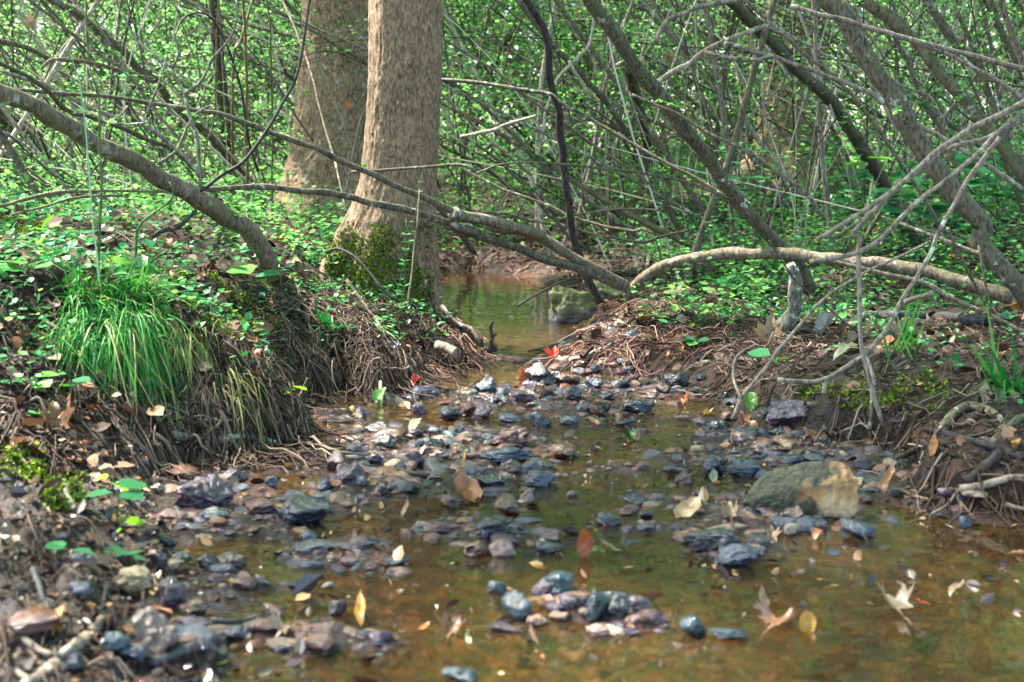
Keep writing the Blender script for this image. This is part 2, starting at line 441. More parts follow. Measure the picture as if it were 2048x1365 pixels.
def mat_far_boulder():
    t = NT('green_boulder'); c = t.coord('Object'); g = sep_z(t)
    a = t.noise(c, 16, 6, .65)
    col = t.ramp(a, [(.32, (.018, .020, .009)), (.5, (.075, .082, .03)), (.7, (.18, .18, .10))])
    col = t.mix(t.ramp(g, [(0.0, .9), (.07, 0.0)]), col, (.10, .11, .14))
    t.pbr(col, t.ramp(g, [(0.0, .2), (.08, .85)]), t.bump(a, .9, .01), .4)
    return t.m
M['green_boulder'] = mat_far_boulder()

def mat_gravel():
    t = NT('gravel'); a = t.n('ShaderNodeAttribute'); a.attribute_name = 'rnd'; c = t.coord('Object')
    col = t.ramp(a.outputs['Fac'], [(0, (.003, .003, .005)), (.22, (.010, .015, .040)), (.4, (.034, .014, .040)), (.55, (.060, .012, .012)), (.74, (.11, .032, .016)), (.86, (.12, .060, .038)), (.96, (.11, .065, .045)), (1, (.25, .18, .13))])
    n = t.noise(c, 150, 5, .7)
    col = t.mix(t.ramp(n, [(.4, .0), (.7, .6)]), col, (.03, .022, .022))
    t.pbr(col, t.ramp(t.noise(c, 60, 3), [(.35, .05), (.65, .24)]), t.bump(n, .9, .006), .9)
    return t.m
M['gravel'] = mat_gravel()

def mat_ground():
    t = NT('ground'); c = t.coord('Object'); z = sep_z(t)
    a = t.noise(c, 26, 7, .68); b = t.noise(c, 3.2, 5, .6); f = t.noise(c, 140, 5, .7); g = t.noise(c, 9, 4, .6)
    soil = t.ramp(a, [(.32, (.005, .003, .003)), (.48, (.022, .012, .009)), (.62, (.060, .033, .024)), (.75, (.14, .092, .07))])
    litter = t.ramp(f, [(.32, (.007, .004, .003)), (.5, (.035, .021, .014)), (.68, (.12, .08, .055))])
    mud = t.ramp(a, [(.32, (.005, .003, .0035)), (.5, (.020, .011, .011)), (.7, (.065, .037, .033))])
    clay = (.14, .045, .018)
    mud = t.mix(t.ramp(b, [(.52, 0.0), (.68, .5)]), mud, clay)
    mossc = t.ramp(f, [(.34, (.008, .014, .002)), (.6, (.05, .085, .01)), (.75, (.14, .20, .03))])
    top = t.mix(t.ramp(a, [(.4, 0.0), (.6, .8)]), soil, litter)
    top = t.mix(t.ramp(g, [(.56, 0.0), (.66, .8)]), top, mossc)
    zz = t.math('ADD', z, t.math('MULTIPLY', t.math('SUBTRACT', g, .5), .12))
    col = t.mix(t.ramp(zz, [(.05, 0.0), (.14, 1.0)]), mud, top)
    bed = t.ramp(a, [(.36, (.008, .004, .003)), (.5, (.070, .032, .016)), (.66, (.20, .105, .055))])
    bed = t.mix(t.ramp(g, [(.5, 0.0), (.7, .5)]), bed, (.085, .08, .025))
    s = t.n('ShaderNodeMapRange'); s.inputs['From Min'].default_value = -.012; s.inputs['From Max'].default_value = .004; t.l(z, s.inputs['Value'])
    col = t.mix(s.outputs[0], bed, col)
    wet = t.n('ShaderNodeMapRange'); wet.inputs['From Min'].default_value = .01; wet.inputs['From Max'].default_value = .16; wet.inputs['To Min'].default_value = .16; wet.inputs['To Max'].default_value = .9
    t.l(zz, wet.inputs['Value'])
    h = t.math('ADD', t.math('MULTIPLY', a, .7), t.math('MULTIPLY', f, .3))
    t.pbr(col, wet.outputs[0], t.bump(h, 1.0, .03), .45)
    return t.m
M['ground'] = mat_ground()

def mat_water():
    t = NT('water'); c = t.coord('Object')
    m = t.mapping(c, (1.0, .8, 1.0))
    a = t.noise(m, 9, 3, .5); b = t.noise(t.mapping(c, (.5, 1.0, 1)), 17, 2, .5); d = t.noise(t.mapping(c, (.7, 1.2, 1)), 44, 2, .5)
    where = t.ramp(t.noise(c, 2.6, 3, .6), [(.40, .3), (.60, 1.0)])
    xyz = t.n('ShaderNodeSeparateXYZ'); t.l(c, xyz.inputs[0])
    def mr(v, a0, a1, b0, b1):
        q = t.n('ShaderNodeMapRange'); t.l(v, q.inputs[0])
        for i, val in enumerate((a0, a1, b0, b1)): q.inputs[1 + i].default_value = val
        return q.outputs[0]
    calm = mr(t.math('SUBTRACT', xyz.outputs[1], t.math('MULTIPLY', xyz.outputs[0], 1.5)), 1.0, 2.0, .06, 1.0)
    where = t.math('MULTIPLY', where, t.math('MULTIPLY', calm, mr(xyz.outputs[1], 4.7, 5.4, 1.0, .12)))
    h = t.math('ADD', t.math('MULTIPLY', a, .13), t.math('MULTIPLY', t.math('MULTIPLY', b, .62), where))
    h = t.math('ADD', h, t.math('MULTIPLY', t.math('MULTIPLY', d, .09), where))
    nb = t.bump(h, 1.0, .016)
    gl = t.n('ShaderNodeBsdfGlossy'); gl.inputs['Roughness'].default_value = .03; gl.inputs['Color'].default_value = (1, 1, 1, 1); t.l(nb, gl.inputs['Normal'])
    tr = t.n('ShaderNodeBsdfTransparent'); tr.inputs['Color'].default_value = (.80, .66, .44, 1)
    df = t.n('ShaderNodeBsdfDiffuse'); df.inputs['Color'].default_value = (.11, .085, .035, 1)
    body = t.n('ShaderNodeMixShader'); body.inputs[0].default_value = .10; t.l(tr.outputs[0], body.inputs[1]); t.l(df.outputs[0], body.inputs[2])
    fr = t.n('ShaderNodeFresnel'); fr.inputs['IOR'].default_value = 1.40; t.l(nb, fr.inputs['Normal'])
    mx = t.n('ShaderNodeMixShader'); t.l(fr.outputs[0], mx.inputs[0]); t.l(body.outputs[0], mx.inputs[1]); t.l(gl.outputs[0], mx.inputs[2])
    t.l(mx.outputs[0], t.out.inputs[0])
    return t.m
M['water'] = mat_water()

# ------------------------------------------------------------------ the setting: ground and water sheets
def axis(lo, a, b, hi, step, n):
    left = a - np.geomspace(step, a - lo, n)[::-1]; right = b + np.geomspace(step, hi - b, n)
    return np.concatenate([left, np.arange(a, b + step / 2, step), right])
xs = axis(-70, -1.5, 1.6, 70, .0105, 55)
ys = np.concatenate([-6 + np.zeros(1), np.array([-3, -1.5, -.5, 0, .4, .8, 1.1]), np.arange(1.3, 4.6, .0115), np.arange(4.6, 9, .028), 9 + np.geomspace(.03, 75, 70)])
X, Y = np.meshgrid(xs, ys)
G = np.vstack([X.ravel(), Y.ravel(), ground(X.ravel(), Y.ravel())]).T
nx, ny = len(xs), len(ys)
ii = (np.arange(ny - 1)[:, None] * nx + np.arange(nx - 1)[None]).ravel()
tag(obj('ground', G, np.stack([ii, ii + 1, ii + nx + 1, ii + nx], 1), M['ground']), kind='structure')

wx = np.linspace(-1.6, 3.2, 160); wy = np.linspace(-2.0, 8.6, 300)
WX, WY = np.meshgrid(wx, wy)
WZ = 0.0015 * fbm(WX * 7, WY * 6, 2.2)
ii = (np.arange(299)[:, None] * 160 + np.arange(159)[None]).ravel()
tag(obj('water', np.vstack([WX.ravel(), WY.ravel(), WZ.ravel()]).T, np.stack([ii, ii + 1, ii + 161, ii + 160], 1), M['water']), kind='structure')

# ------------------------------------------------------------------ stones
_ico = {}
def ico(sub):
    if sub not in _ico:
        bm = bmesh.new(); bmesh.ops.create_icosphere(bm, subdivisions=sub, radius=1)
        _ico[sub] = (np.array([v.co for v in bm.verts]), np.array([[v.index for v in f.verts] for f in bm.faces])); bm.free()
    return _ico[sub]

def stone_shape(seed, sub=4, planes=13, hard=16, rough=.05):
    r = np.random.default_rng(seed)
    v, f = ico(sub)
    n = unit(planes, r); d = r.uniform(.62, 1.0, planes)
    k = np.maximum(v @ n.T, 0.02) / d[None]
    rad = (k ** hard).sum(1) ** (-1 / hard)
    rad = np.minimum(rad, 1.25)
    p = v * rad[:, None]
    o = seed * 1.37
    p = p * (1 + rough * fbm(p[:, 0] * 2.6 + o, p[:, 1] * 2.6, p[:, 2] * 2.6, 5) - .35 * rough * np.abs(vnoise(p[:, 0] * 4.5 - o, p[:, 1] * 4.5, p[:, 2] * 4.5)))[:, None]
    return p, f

def stone(reg, cx, by, w, h, colour, label, seed, name='stone', mat=None, deep=.8, sub=4, planes=13, sink=.22, group='stones lying in the creek', hard=16, rough=.07, yaw=None):
    px, py = Z(reg, cx, by)
    q = hit(px, py)
    s = q[1] / FPX / ZS
    W, H = w * s * .5, h * s * .62
    p, f = stone_shape(seed, sub, planes, hard + 8, rough)
    r = np.random.default_rng(seed + 999)
    a = r.uniform(0, 6.28) if yaw is None else yaw
    R = np.array([[math.cos(a), -math.sin(a), 0], [math.sin(a), math.cos(a), 0], [0, 0, 1]])
    p = p @ R.T
    lo, hi = p.min(0), p.max(0)
    p = (p - (lo + hi) / 2) / ((hi - lo) / 2)
    D = max(W * deep, H * .55)
    D = min(D, W * 1.1)
    t = r.uniform(-.12, .12)
    p = p * np.array([W, D, H])
    zc = q[2] + H * (1 - 2 * sink)
    c = np.array([q[0], q[1] + D * .75, zc])
    p[:, 2] += p[:, 0] * t
    o = obj(name, p + c, f, mat or M['rock_' + colour], origin=(c[0], c[1], q[2]))
    return tag(o, label, 'rock', group)

STONES = """
5 1165 925 190 125 purple broad purple slab at the head of the gravel bar under the red leaf
5 845 975 130 95 teal dark blue-green angular stone beside the snapped twig at the stream's narrow neck
5 1190 1012 110 88 brown knobbly red-brown stone just below the broad purple slab
5 1350 1025 120 82 purple pale purple wedge standing in the shallows below the gravel bar
5 1320 935 155 62 brown long low pinkish brown stone right of the broad purple slab
5 1480 952 110 62 blue wet slate-blue stone between the pinkish brown stone and the bank
5 1625 962 140 62 dark flat dark wet stone near the foot of the right gravel bar
5 1880 988 115 58 maroon low reddish stone at the water's edge beside the orange maple leaf
5 1960 935 165 68 dark wide blue-black stone against the right gravel bank
5 1812 792 112 66 brown smooth chestnut stone high on the right gravel bar
5 1515 1115 132 104 brown blocky rust-brown stone alone in the channel right of centre
5 1548 1028 92 46 teal smooth grey-blue pebble behind the blocky rust-brown stone
5 1165 1170 142 90 blue slate-blue stone with a dark point in mid channel
5 985 1152 150 46 blue flat wet blue stone left of the pointed slate stone
5 990 1292 240 115 maroon largest dark maroon stone of the mid stream pile
5 740 1112 112 78 maroon round maroon stone at the back of the gravel pile
5 830 1132 112 92 purple tall purple-brown stone beside the round maroon one
5 640 1142 142 92 blue sloping blue-purple stone at the back left of the gravel pile
5 460 1105 92 78 purple dark purple stone next to the tan curled leaf
5 210 1228 138 78 purple smooth purple cobble left of the pale green leaf
5 295 1245 190 62 brown flat dull brown stone below the smooth purple cobble
5 245 1312 152 72 dark black wet stone at the left end of the gravel pile
5 650 1278 112 62 teal rounded bluish stone in the middle of the gravel pile
5 500 1312 205 66 blue broad flat blue stone under the pale green leaf
5 440 1242 100 42 purple small low purple stone touching the pale green leaf
5 770 812 105 42 blue small pale blue stone by the foot of the root bank
5 480 1002 215 58 blue long flat blue stone under the snapped twig
5 110 1115 66 52 blue small blue stone beside the yellow leaf near the left root bank
5 1740 1092 205 68 blue rough lichened blue-grey stone spread low in the right channel
5 1660 1172 152 32 blue thin flat blue stone barely out of the right channel
5 1335 1162 122 48 blue low wet blue stone left of the floating orange leaf
5 1060 1030 150 60 purple low purple-grey stone in front of the knobbly red-brown stone
5 880 1030 95 45 purple small purple stone left of the snapped reed at the neck
5 1700 690 110 75 blue blue-grey stone lodged in the right root bank above the gravel
5 1400 840 90 45 brown small brown stone beside the grey stick on the gravel bar
5 1520 840 80 45 tan small tan stone below the grey stick on the gravel bar
5 1650 830 80 60 dark small dark stone on the gravel bar right of the grey stick
5 1250 890 70 40 blue little blue stone tucked behind the pinkish brown stone
5 1700 860 130 40 purple flat purple stone half buried on the right gravel bar
8 722 78 172 88 brown squared red-brown stone at the front of the mid stream pile
8 445 132 112 108 purple upright purple block with a flat face in the gravel pile
8 310 132 122 56 tan low tan stone left of the upright purple block
8 205 102 92 62 blue small blue stone left of the low tan stone
8 550 92 82 56 pink small pink pebble right of the upright purple block
8 60 215 195 112 purple lumpy purple stone at the left front of the gravel pile
8 230 292 102 72 purple round purple stone below the black bark strip
8 330 262 182 72 purple wide grey-purple stone beneath the black bark strip
8 120 252 82 62 blue small round blue stone against the lumpy purple stone
8 975 98 335 82 blue long rough blue-grey ledge in front of the maroon stone
8 990 147 142 74 brown pinkish brown wedge below the long blue-grey ledge
8 1150 152 205 84 dark smooth blue-black stone with a slanting top right of the pinkish wedge
8 1170 235 205 86 blue pitted blue stone in front of the slanting blue-black stone
8 880 232 195 62 blue flat grey slate right of the curled orange leaf
8 1290 72 172 92 brown dark red-brown cobble at the right end of the gravel pile
8 970 395 155 116 brown smooth pinkish brown block beside the curled orange leaf
8 1088 322 92 78 pink small peach stone leaning on the pinkish brown block
8 650 352 145 72 brown brown stone under the curled orange leaf
8 1350 297 84 38 pink tiny peach pebble alone in open water
8 1700 322 112 54 blue blue-grey stone alone left of the mossy boulder
8 1560 455 155 78 dark lumpy blue-black stone with a tan leaf on its side
8 1780 432 92 58 dark small black stone at the tip of the long tan leaf
8 790 645 155 94 brown brown and black stone in the shoal behind the upright rust leaf
8 940 645 165 92 pink rosy purple stone next to the brown and black stone in the shoal
8 880 562 205 112 blue flat blue-purple slab at the back of the small shoal
8 1210 612 185 66 blue wet blue slab left of the upright rust leaf
8 920 855 145 72 teal smooth teal stone behind the rounded blue cone stone
8 1260 845 215 94 teal flat-topped dark teal stone in the front cluster
8 1030 1025 195 165 teal rounded cone-shaped blue stone at the left of the front cluster
8 1180 875 150 84 purple purple stone in the middle of the front cluster
8 1360 965 185 104 purple dark purple stone between the two cone-shaped stones
8 1500 1025 165 195 teal tall pointed teal stone of the front cluster
8 1625 1012 145 134 dark dark ridged stone leaning on the tall pointed teal stone
8 1745 972 155 92 purple low purple stone at the right end of the front cluster
8 1150 1052 145 62 brown flat purplish brown stone at the foot of the cone stone
8 1280 1012 135 42 pink small flat pink stone in the front cluster
8 950 1088 185 42 purple thin grey-purple slab barely above water before the front cluster
8 690 1372 225 76 teal out of focus teal stone at the very bottom of the stream
8 230 1152 155 64 purple blurred purple stone below the yellow leaf strip
8 1500 1110 150 60 pink low pinkish stone in front of the tall pointed teal stone
8 330 690 180 45 blue thin pale slab left of the small shoal
9 120 1115 175 135 teal dark teal stone with one steep face near the floating maple leaf
9 702 468 135 125 maroon knobbly maroon stone at the foot of the mossy boulder
9 830 472 135 54 blue small blue stone at the foot of the mossy boulder
9 1085 532 205 92 blue wide wet blue stone in front of the mossy boulder
9 600 432 82 54 blue small bluish stone left of the knobbly maroon stone
9 240 172 152 104 blue square blue stone with a white leaf tip leaning on it
9 420 172 205 94 blue rough wet blue stone right of the square blue stone
9 60 217 112 78 maroon dark maroon stone left of the square blue stone
9 150 302 62 54 dark small black stone with a tan cap in open water
9 1102 132 112 74 purple bluish purple stone behind the mossy boulder's right end
9 690 112 145 62 blue low blue stone behind the mossy boulder
9 530 32 155 72 maroon reddish stone in the shallows upstream of the mossy boulder
9 235 615 355 130 dark black slab with a tan slanted top left of the mossy boulder
9 380 705 275 130 blue flat glistening blue-purple stone in front of the black slab
9 470 622 152 52 pink thin pink stone at the right tip of the black slab
9 320 1142 235 72 teal flat wet stone beside the dark teal steep-faced stone
9 1700 472 84 64 blue small blue stone on the right mud flat edge
9 1590 342 125 64 purple muddy purple stone on the right mud flat
9 900 410 110 60 maroon small red stone tucked under the mossy boulder
7 1170 355 355 185 purple big purple and orange stone at the left edge of the water
7 1350 232 172 104 purple rounded purple stone behind the big purple and orange stone
7 912 272 92 58 tan small orange stone on the left mud shore
7 1250 442 162 88 teal bluish stone in front of the big purple and orange stone
7 1760 462 315 165 blue big blue-purple stone with a flat facet standing in shallow water
7 1790 542 105 54 blue small wet stone below the big blue-purple stone
7 1340 715 185 98 maroon dark purple stone with a sloping top in the left pool
7 1190 702 125 84 dark dark stone left of the sloping purple stone in the left pool
7 750 892 245 165 tan round tan-brown stone on the lower left shore
7 980 932 185 165 purple dark purple stone right of the round tan-brown one
7 880 1200 290 265 pink large pink-purple rock at the bottom left
7 1110 1012 185 124 brown brown stone behind the large pink-purple rock
7 1100 1132 205 92 purple purple stone right of the large pink-purple rock
7 660 1212 195 134 teal smooth grey-teal cobble left of the large pink-purple rock
7 750 1285 205 94 blue pale blue stone below the smooth grey-teal cobble
7 950 602 145 94 teal dark teal stone under the left seedling
7 900 682 125 74 purple purple pebble at the shore left of the dark pair
7 1040 682 135 58 blue pale wet pebble left of the dark pair
7 1962 142 135 135 maroon angular maroon stone at the left end of the stony shoal
7 2020 202 155 94 purple pinkish purple stone right of the angular maroon stone
7 1570 232 84 64 blue small blue stone between the left bank and the shoal
7 1880 260 90 70 blue blue pebble left of the angular maroon stone
7 1380 1142 225 94 blue blurred blue stone near the pale maple leaf
7 1960 990 120 95 purple blurred purple stone right of the pale maple leaf
7 450 880 150 90 blue blue stone among the mud at the lower left edge
7 1080 250 90 60 purple small purple pebble at the left water's edge
6 700 1190 335 135 purple long purple slab wedged under the right bank
6 540 1342 175 74 pink pink and brown stone in shallow water below the right bank
6 670 1312 125 64 tan tan stone next to the pink and brown stone
6 385 1282 115 74 pink pale stone with a wet edge near the orange-brown leaf
6 30 932 135 74 dark dark stone below the lower end of the right gravel bank
6 260 1192 155 54 blue wet blue stone at the foot of the leaning twig
6 320 1012 155 54 dark dark red stone under the curled brown leaf
6 640 1225 200 50 blue flat blue stone at the foot of the long purple slab
"""
k = 0
for line in STONES.strip().splitlines():
    a = line.split()
    k += 1
    w, h = float(a[3]), float(a[4])
    lab = ' '.join(a[6:])
    stone(int(a[0]), float(a[1]), float(a[2]), w, h, a[5], lab, 100 + k, sub=5 if w > 200 else 4, deep=.75 + .3 * ((k * 37) % 10) / 10,
          planes=7 + (k * 7) % 6, rough=.20 + .16 * ((k * 13) % 7) / 7, hard=34)

# the two boulders
def moss_boulder():
    q = hit(*Z(9, 745, 405)); s = q[1] / FPX / ZS
    pts = np.array([(-345, 0, 70), (-330, 40, 10), (-275, 30, 165), (-195, 20, 225), (-65, 20, 268), (55, 20, 290), (215, 10, 296), (295, 20, 268), (345, -20, 205), (345, -40, 30), (300, -80, 0),
                    (150, -110, 20), (20, -100, 50), (-150, -70, 30), (-250, -40, 30), (250, 130, 240), (-100, 150, 200), (-250, 110, 80), (300, 150, 0), (-250, 140, 0), (-20, -85, 165), (200, -90, 190), (330, -60, 120)], float)
    bm = bmesh.new()
    for p in pts: bm.verts.new(p)
    bmesh.ops.convex_hull(bm, input=bm.verts)
    for v in [v for v in bm.verts if not v.link_faces]: bm.verts.remove(v)
    for k in range(4): bmesh.ops.subdivide_edges(bm, edges=bm.edges, cuts=1, smooth=.10 if k < 2 else 0, use_grid_fill=True)
    bmesh.ops.triangulate(bm, faces=bm.faces)
    bm.verts.index_update()
    v = np.array([x.co for x in bm.verts]); f = np.array([[x.index for x in y.verts] for y in bm.faces]); bm.free()
    c0 = np.array([0, 30, 110.0]); d = v - c0
    n = fbm(v[:, 0] * .012, v[:, 1] * .012, v[:, 2] * .012, 5); n2 = np.abs(vnoise(v[:, 0] * .02 + 4, v[:, 1] * .02, v[:, 2] * .02))
    v = c0 + d * (1 + .06 * fbm(v[:, 0] * .03 + 9, v[:, 1] * .03, v[:, 2] * .03, 4) - .05 * n2)[:, None]
    o = np.array([q[0], q[1] + 110 * s, q[2] - 25 * s])
    v[:, 2] *= 1.14
    tag(obj('boulder', v * s + o, f, M['boulder'], origin=o), 'large tan boulder half cloaked in dark moss in the creek', 'boulder')
moss_boulder()
stone(5, 1360, 575, 300, 235, 'tan', 'mossy green boulder at the edge of the far pool', 801, 'boulder', M['green_boulder'], .8, 5, 10, .2, None, 8, .25)
stone(5, 1570, 440, 260, 130, 'tan', 'olive boulder behind the fork of the arching limb', 805, 'boulder', M['green_boulder'], .8, 5, 10, .2, None, 8, .25)
for o in list(bpy.data.objects):
    if o.name.startswith('boulder'): o['category'] = 'boulder'

# loose gravel: small stones nobody could count
def gravel():
    C, S = [], []
    r = np.random.default_rng(21)
    for cx, cy, rad, hh in SHOALS:
        n = int(130 * rad * rad / (.2 * .2)) + 8
        C.append(np.stack([cx + r.normal(0, rad * .5, n), cy + r.normal(0, rad * .5, n)], 1)); S.append(r.gamma(.9, .0052, n) + .0014)
    n = 4000
    q = np.stack([r.uniform(-1, 1.1, n), r.uniform(1.5, 5.2, n)], 1)
    s = creek_sdf(q[:, 0], q[:, 1]); keep = (s < .12) & (s > -.6) & (fbm(q[:, 0] * 4, q[:, 1] * 4, 2.2) + np.where(s > 0, .5, 0) + .25 * sstep(2.2, 2.6, q[:, 1]) - .5 * sstep(.3, .5, q[:, 0]) * sstep(2.4, 2.1, q[:, 1]) > r.normal(.08, .12, n))
    C.append(q[keep]); S.append(r.gamma(.8, .0050, keep.sum()) + .0012)
    n = 320; q = np.stack([r.uniform(-.95, -.3, n), r.uniform(1.45, 2.5, n)], 1); s = creek_sdf(q[:, 0], q[:, 1]); keep = (s > 0) & (r.random(n) < np.exp(-s / .16)); C.append(q[keep]); S.append(r.gamma(1.4, .0042, keep.sum()) + .002)
    a = [P0(*p) for p in ((1060, 735), (1460, 795), (1330, 745), (1250, 700))]
    n = 520
    q = np.stack([r.uniform(0.02, .85, n), r.uniform(3.6, 5.0, n)], 1); s = creek_sdf(q[:, 0], q[:, 1]); keep = (s > -.05) & (s < .28)
    C.append(q[keep]); S.append(r.gamma(2.2, .0045, keep.sum()) + .003)
    C = np.vstack(C)
    _k = ~((C[:, 0] > .42) & (creek_sdf(C[:, 0], C[:, 1]) > .03) & (r.random(len(C)) < .85)); S = [np.concatenate(S)[_k]]; C = C[_k]
    S = np.minimum(np.concatenate(S), .021)
    zg = ground(C[:, 0], C[:, 1])
    vs, fs, rs = [], [], []
    shapes = [stone_shape(5000 + i, 2, 8, 30, .3) for i in range(24)]
    o = 0
    for i in range(len(C)):
        p, f = shapes[i % 24]
        a = r.uniform(0, 6.28); ca, sa = math.cos(a), math.sin(a)
        sc = S[i] * r.uniform(.7, 1.4, 3) * np.array([1.25, 1, .62])
        p = p * sc
        p = np.stack([p[:, 0] * ca - p[:, 1] * sa, p[:, 0] * sa + p[:, 1] * ca, p[:, 2]], 1)
        vs.append(p + np.array([C[i, 0], C[i, 1], zg[i] + S[i] * r.uniform(-.35, .25)])); fs.append(f + o); o += len(p); rs.append(np.full(len(p), r.random()))
    tag(obj('gravel', np.vstack(vs), np.vstack(fs), M['gravel'], smooth=False, rnd=np.concatenate(rs)), 'wet pebbles and gravel strewn along the creek shoals', kind='stuff')
gravel()

# ------------------------------------------------------------------ fallen leaves
DEAD = {
 'orange': ((0.306, 0.122, 0.046), (0.159, 0.052, 0.024)), 'rust': ((.30, .075, .022), (.16, .040, .016)), 'red': ((.62, .045, .012), (.40, .03, .012)),
 'amber': ((0.413, 0.225, 0.038), (0.270, 0.112, 0.022)), 'tan': ((0.250, 0.179, 0.107), (0.161, 0.098, 0.049)), 'pale': ((0.268, 0.207, 0.156), (0.173, 0.104, 0.065)),
 'brown': ((.20, .095, .045), (.09, .042, .022)), 'dark': ((.05, .028, .02), (.022, .014, .012)), 'green': ((.10, .24, .03), (.05, .14, .03)),
 'cream': ((0.302, 0.312, 0.202), (0.202, 0.212, 0.111)), 'peach': ((0.302, 0.151, 0.086), (0.212, 0.096, 0.055)), 'grey': ((.26, .23, .24), (.14, .12, .13)), 'mauve': ((.24, .16, .18), (.12, .07, .08)),
}
for kk, v in DEAD.items():
    M['dead_' + kk] = mat_dead_leaf('dead_' + kk, *v)

MAPLE = [(0, -.5), (.06, -.18), (.34, -.34), (.27, -.14), (.55, -.02), (.36, .06), (.42, .30), (.17, .17), (.12, .34), (0, .62), (-.12, .34), (-.17, .17), (-.42, .30), (-.36, .06), (-.55, -.02), (-.27, -.14), (-.34, -.34), (-.06, -.18)]
OVAL = [(0, -.5), (.14, -.40), (.28, -.22), (.34, 0), (.29, .2), (.16, .37), (0, .52), (-.15, .37), (-.30, .2), (-.33, 0), (-.27, -.22), (-.13, -.40)]
STRIP = [(0, -.5), (.06, -.40), (.10, -.2), (.12, 0), (.10, .2), (.06, .37), (0, .55), (-.06, .37), (-.10, .2), (-.11, 0), (-.10, -.22), (-.06, -.40)]

def leaf_mesh(outline, size, curl, seed):
    """a dried leaf: outline filled by rings towards its midrib, then curled"""
    r = np.random.default_rng(seed)
    o = np.array(outline, float)
    o = o + r.normal(0, .018, o.shape)
    m = len(o); rings = [1.0, .8, .6, .4, .2]
    o2 = np.vstack([o, (o + np.roll(o, -1, 0)) / 2]).reshape(2, m, 2).transpose(1, 0, 2).reshape(-1, 2); m = len(o2)
    pts = [o2 * np.array([k, .25 + .75 * k]) if k < 1 else o2 for k in rings] + [np.array([[0, 0.0]])]
    v2 = np.vstack(pts)
    f = []
    for a in range(len(rings) - 1):
        for j in range(m):
            f.append((a * m + j, a * m + (j + 1) % m, (a + 1) * m + (j + 1) % m, (a + 1) * m + j))
    t = [((len(rings) - 1) * m + j, (len(rings) - 1) * m + (j + 1) % m, len(rings) * m) for j in range(m)]
    x, y = v2[:, 0], v2[:, 1]
    d = np.sqrt(x * x + y * y)
    z = curl * (.9 * x * x * 2 + .55 * y * y * r.uniform(-.6, 1.2)) + curl * .25 * np.sin(y * 6 + seed) * d + .10 * fbm(x * 5 + seed, y * 5) + .03 * np.abs(x) * 2
    v = np.stack([x * (1 - .35 * min(abs(curl), 1) * np.abs(x)), y, z], 1) * size
    return v, [np.array(f), np.array(t)]

def dead_leaf(reg, cx, cy, size, shape, colour, pose, label, seed, name='fallen_leaf', group='fallen leaves', up=0.0, depth=None):
    px, py = Z(reg, cx, cy)
    q = hit(px, py) if depth is None else P(px, py, depth)
    s = q[1] / FPX / ZS
    r = np.random.default_rng(seed)
    L = size * s
    curl = {'flat': .85, 'curl': 1.6, 'up': 1.1, 'stand': .9}[pose]
    v, f = leaf_mesh({'m': MAPLE, 'o': OVAL, 's': STRIP}[shape], L, curl, seed)
    yaw = r.uniform(-1.3, 1.3)
    tilt = {'flat': r.uniform(.12, .4), 'curl': r.uniform(.35, .75), 'up': r.uniform(.6, .9), 'stand': 1.35}[pose]
    if pose in ('up', 'stand'):
        yaw = r.uniform(-.5, .5); 
    from mathutils import Euler
    R = np.array(Euler((tilt, r.uniform(-.2, .2), yaw)).to_matrix())
    v = v @ R.T
    v[:, 2] -= v[:, 2].min()
    if pose in ('flat', 'curl'):
        z0 = q[2] + .0015 + up
    else:
        z0 = q[2] - L * .06 + up
    o = obj(name, v + np.array([q[0], q[1], z0]), f, M['dead_' + colour], origin=(q[0], q[1], z0))
    # stalk as a part
    pz = R @ np.array([0, -.48 * L, .03 * L]); pz[2] -= 0
    base = np.array([q[0], q[1], z0]) + v[0]
    if shape == 'm':
        e = R @ np.array([r.uniform(-.1, .1) * L, -.38 * L, .02 * L])
        tv, tf = tube(catmull([base, base + e * .5 + [0, 0, .04 * L], base + e], 6), np.linspace(.018, .012, 6) * L, 5)
        obj('stalk', tv, tf, M['dead_' + colour], parent=o)
    return tag(o, label, 'leaf', group)

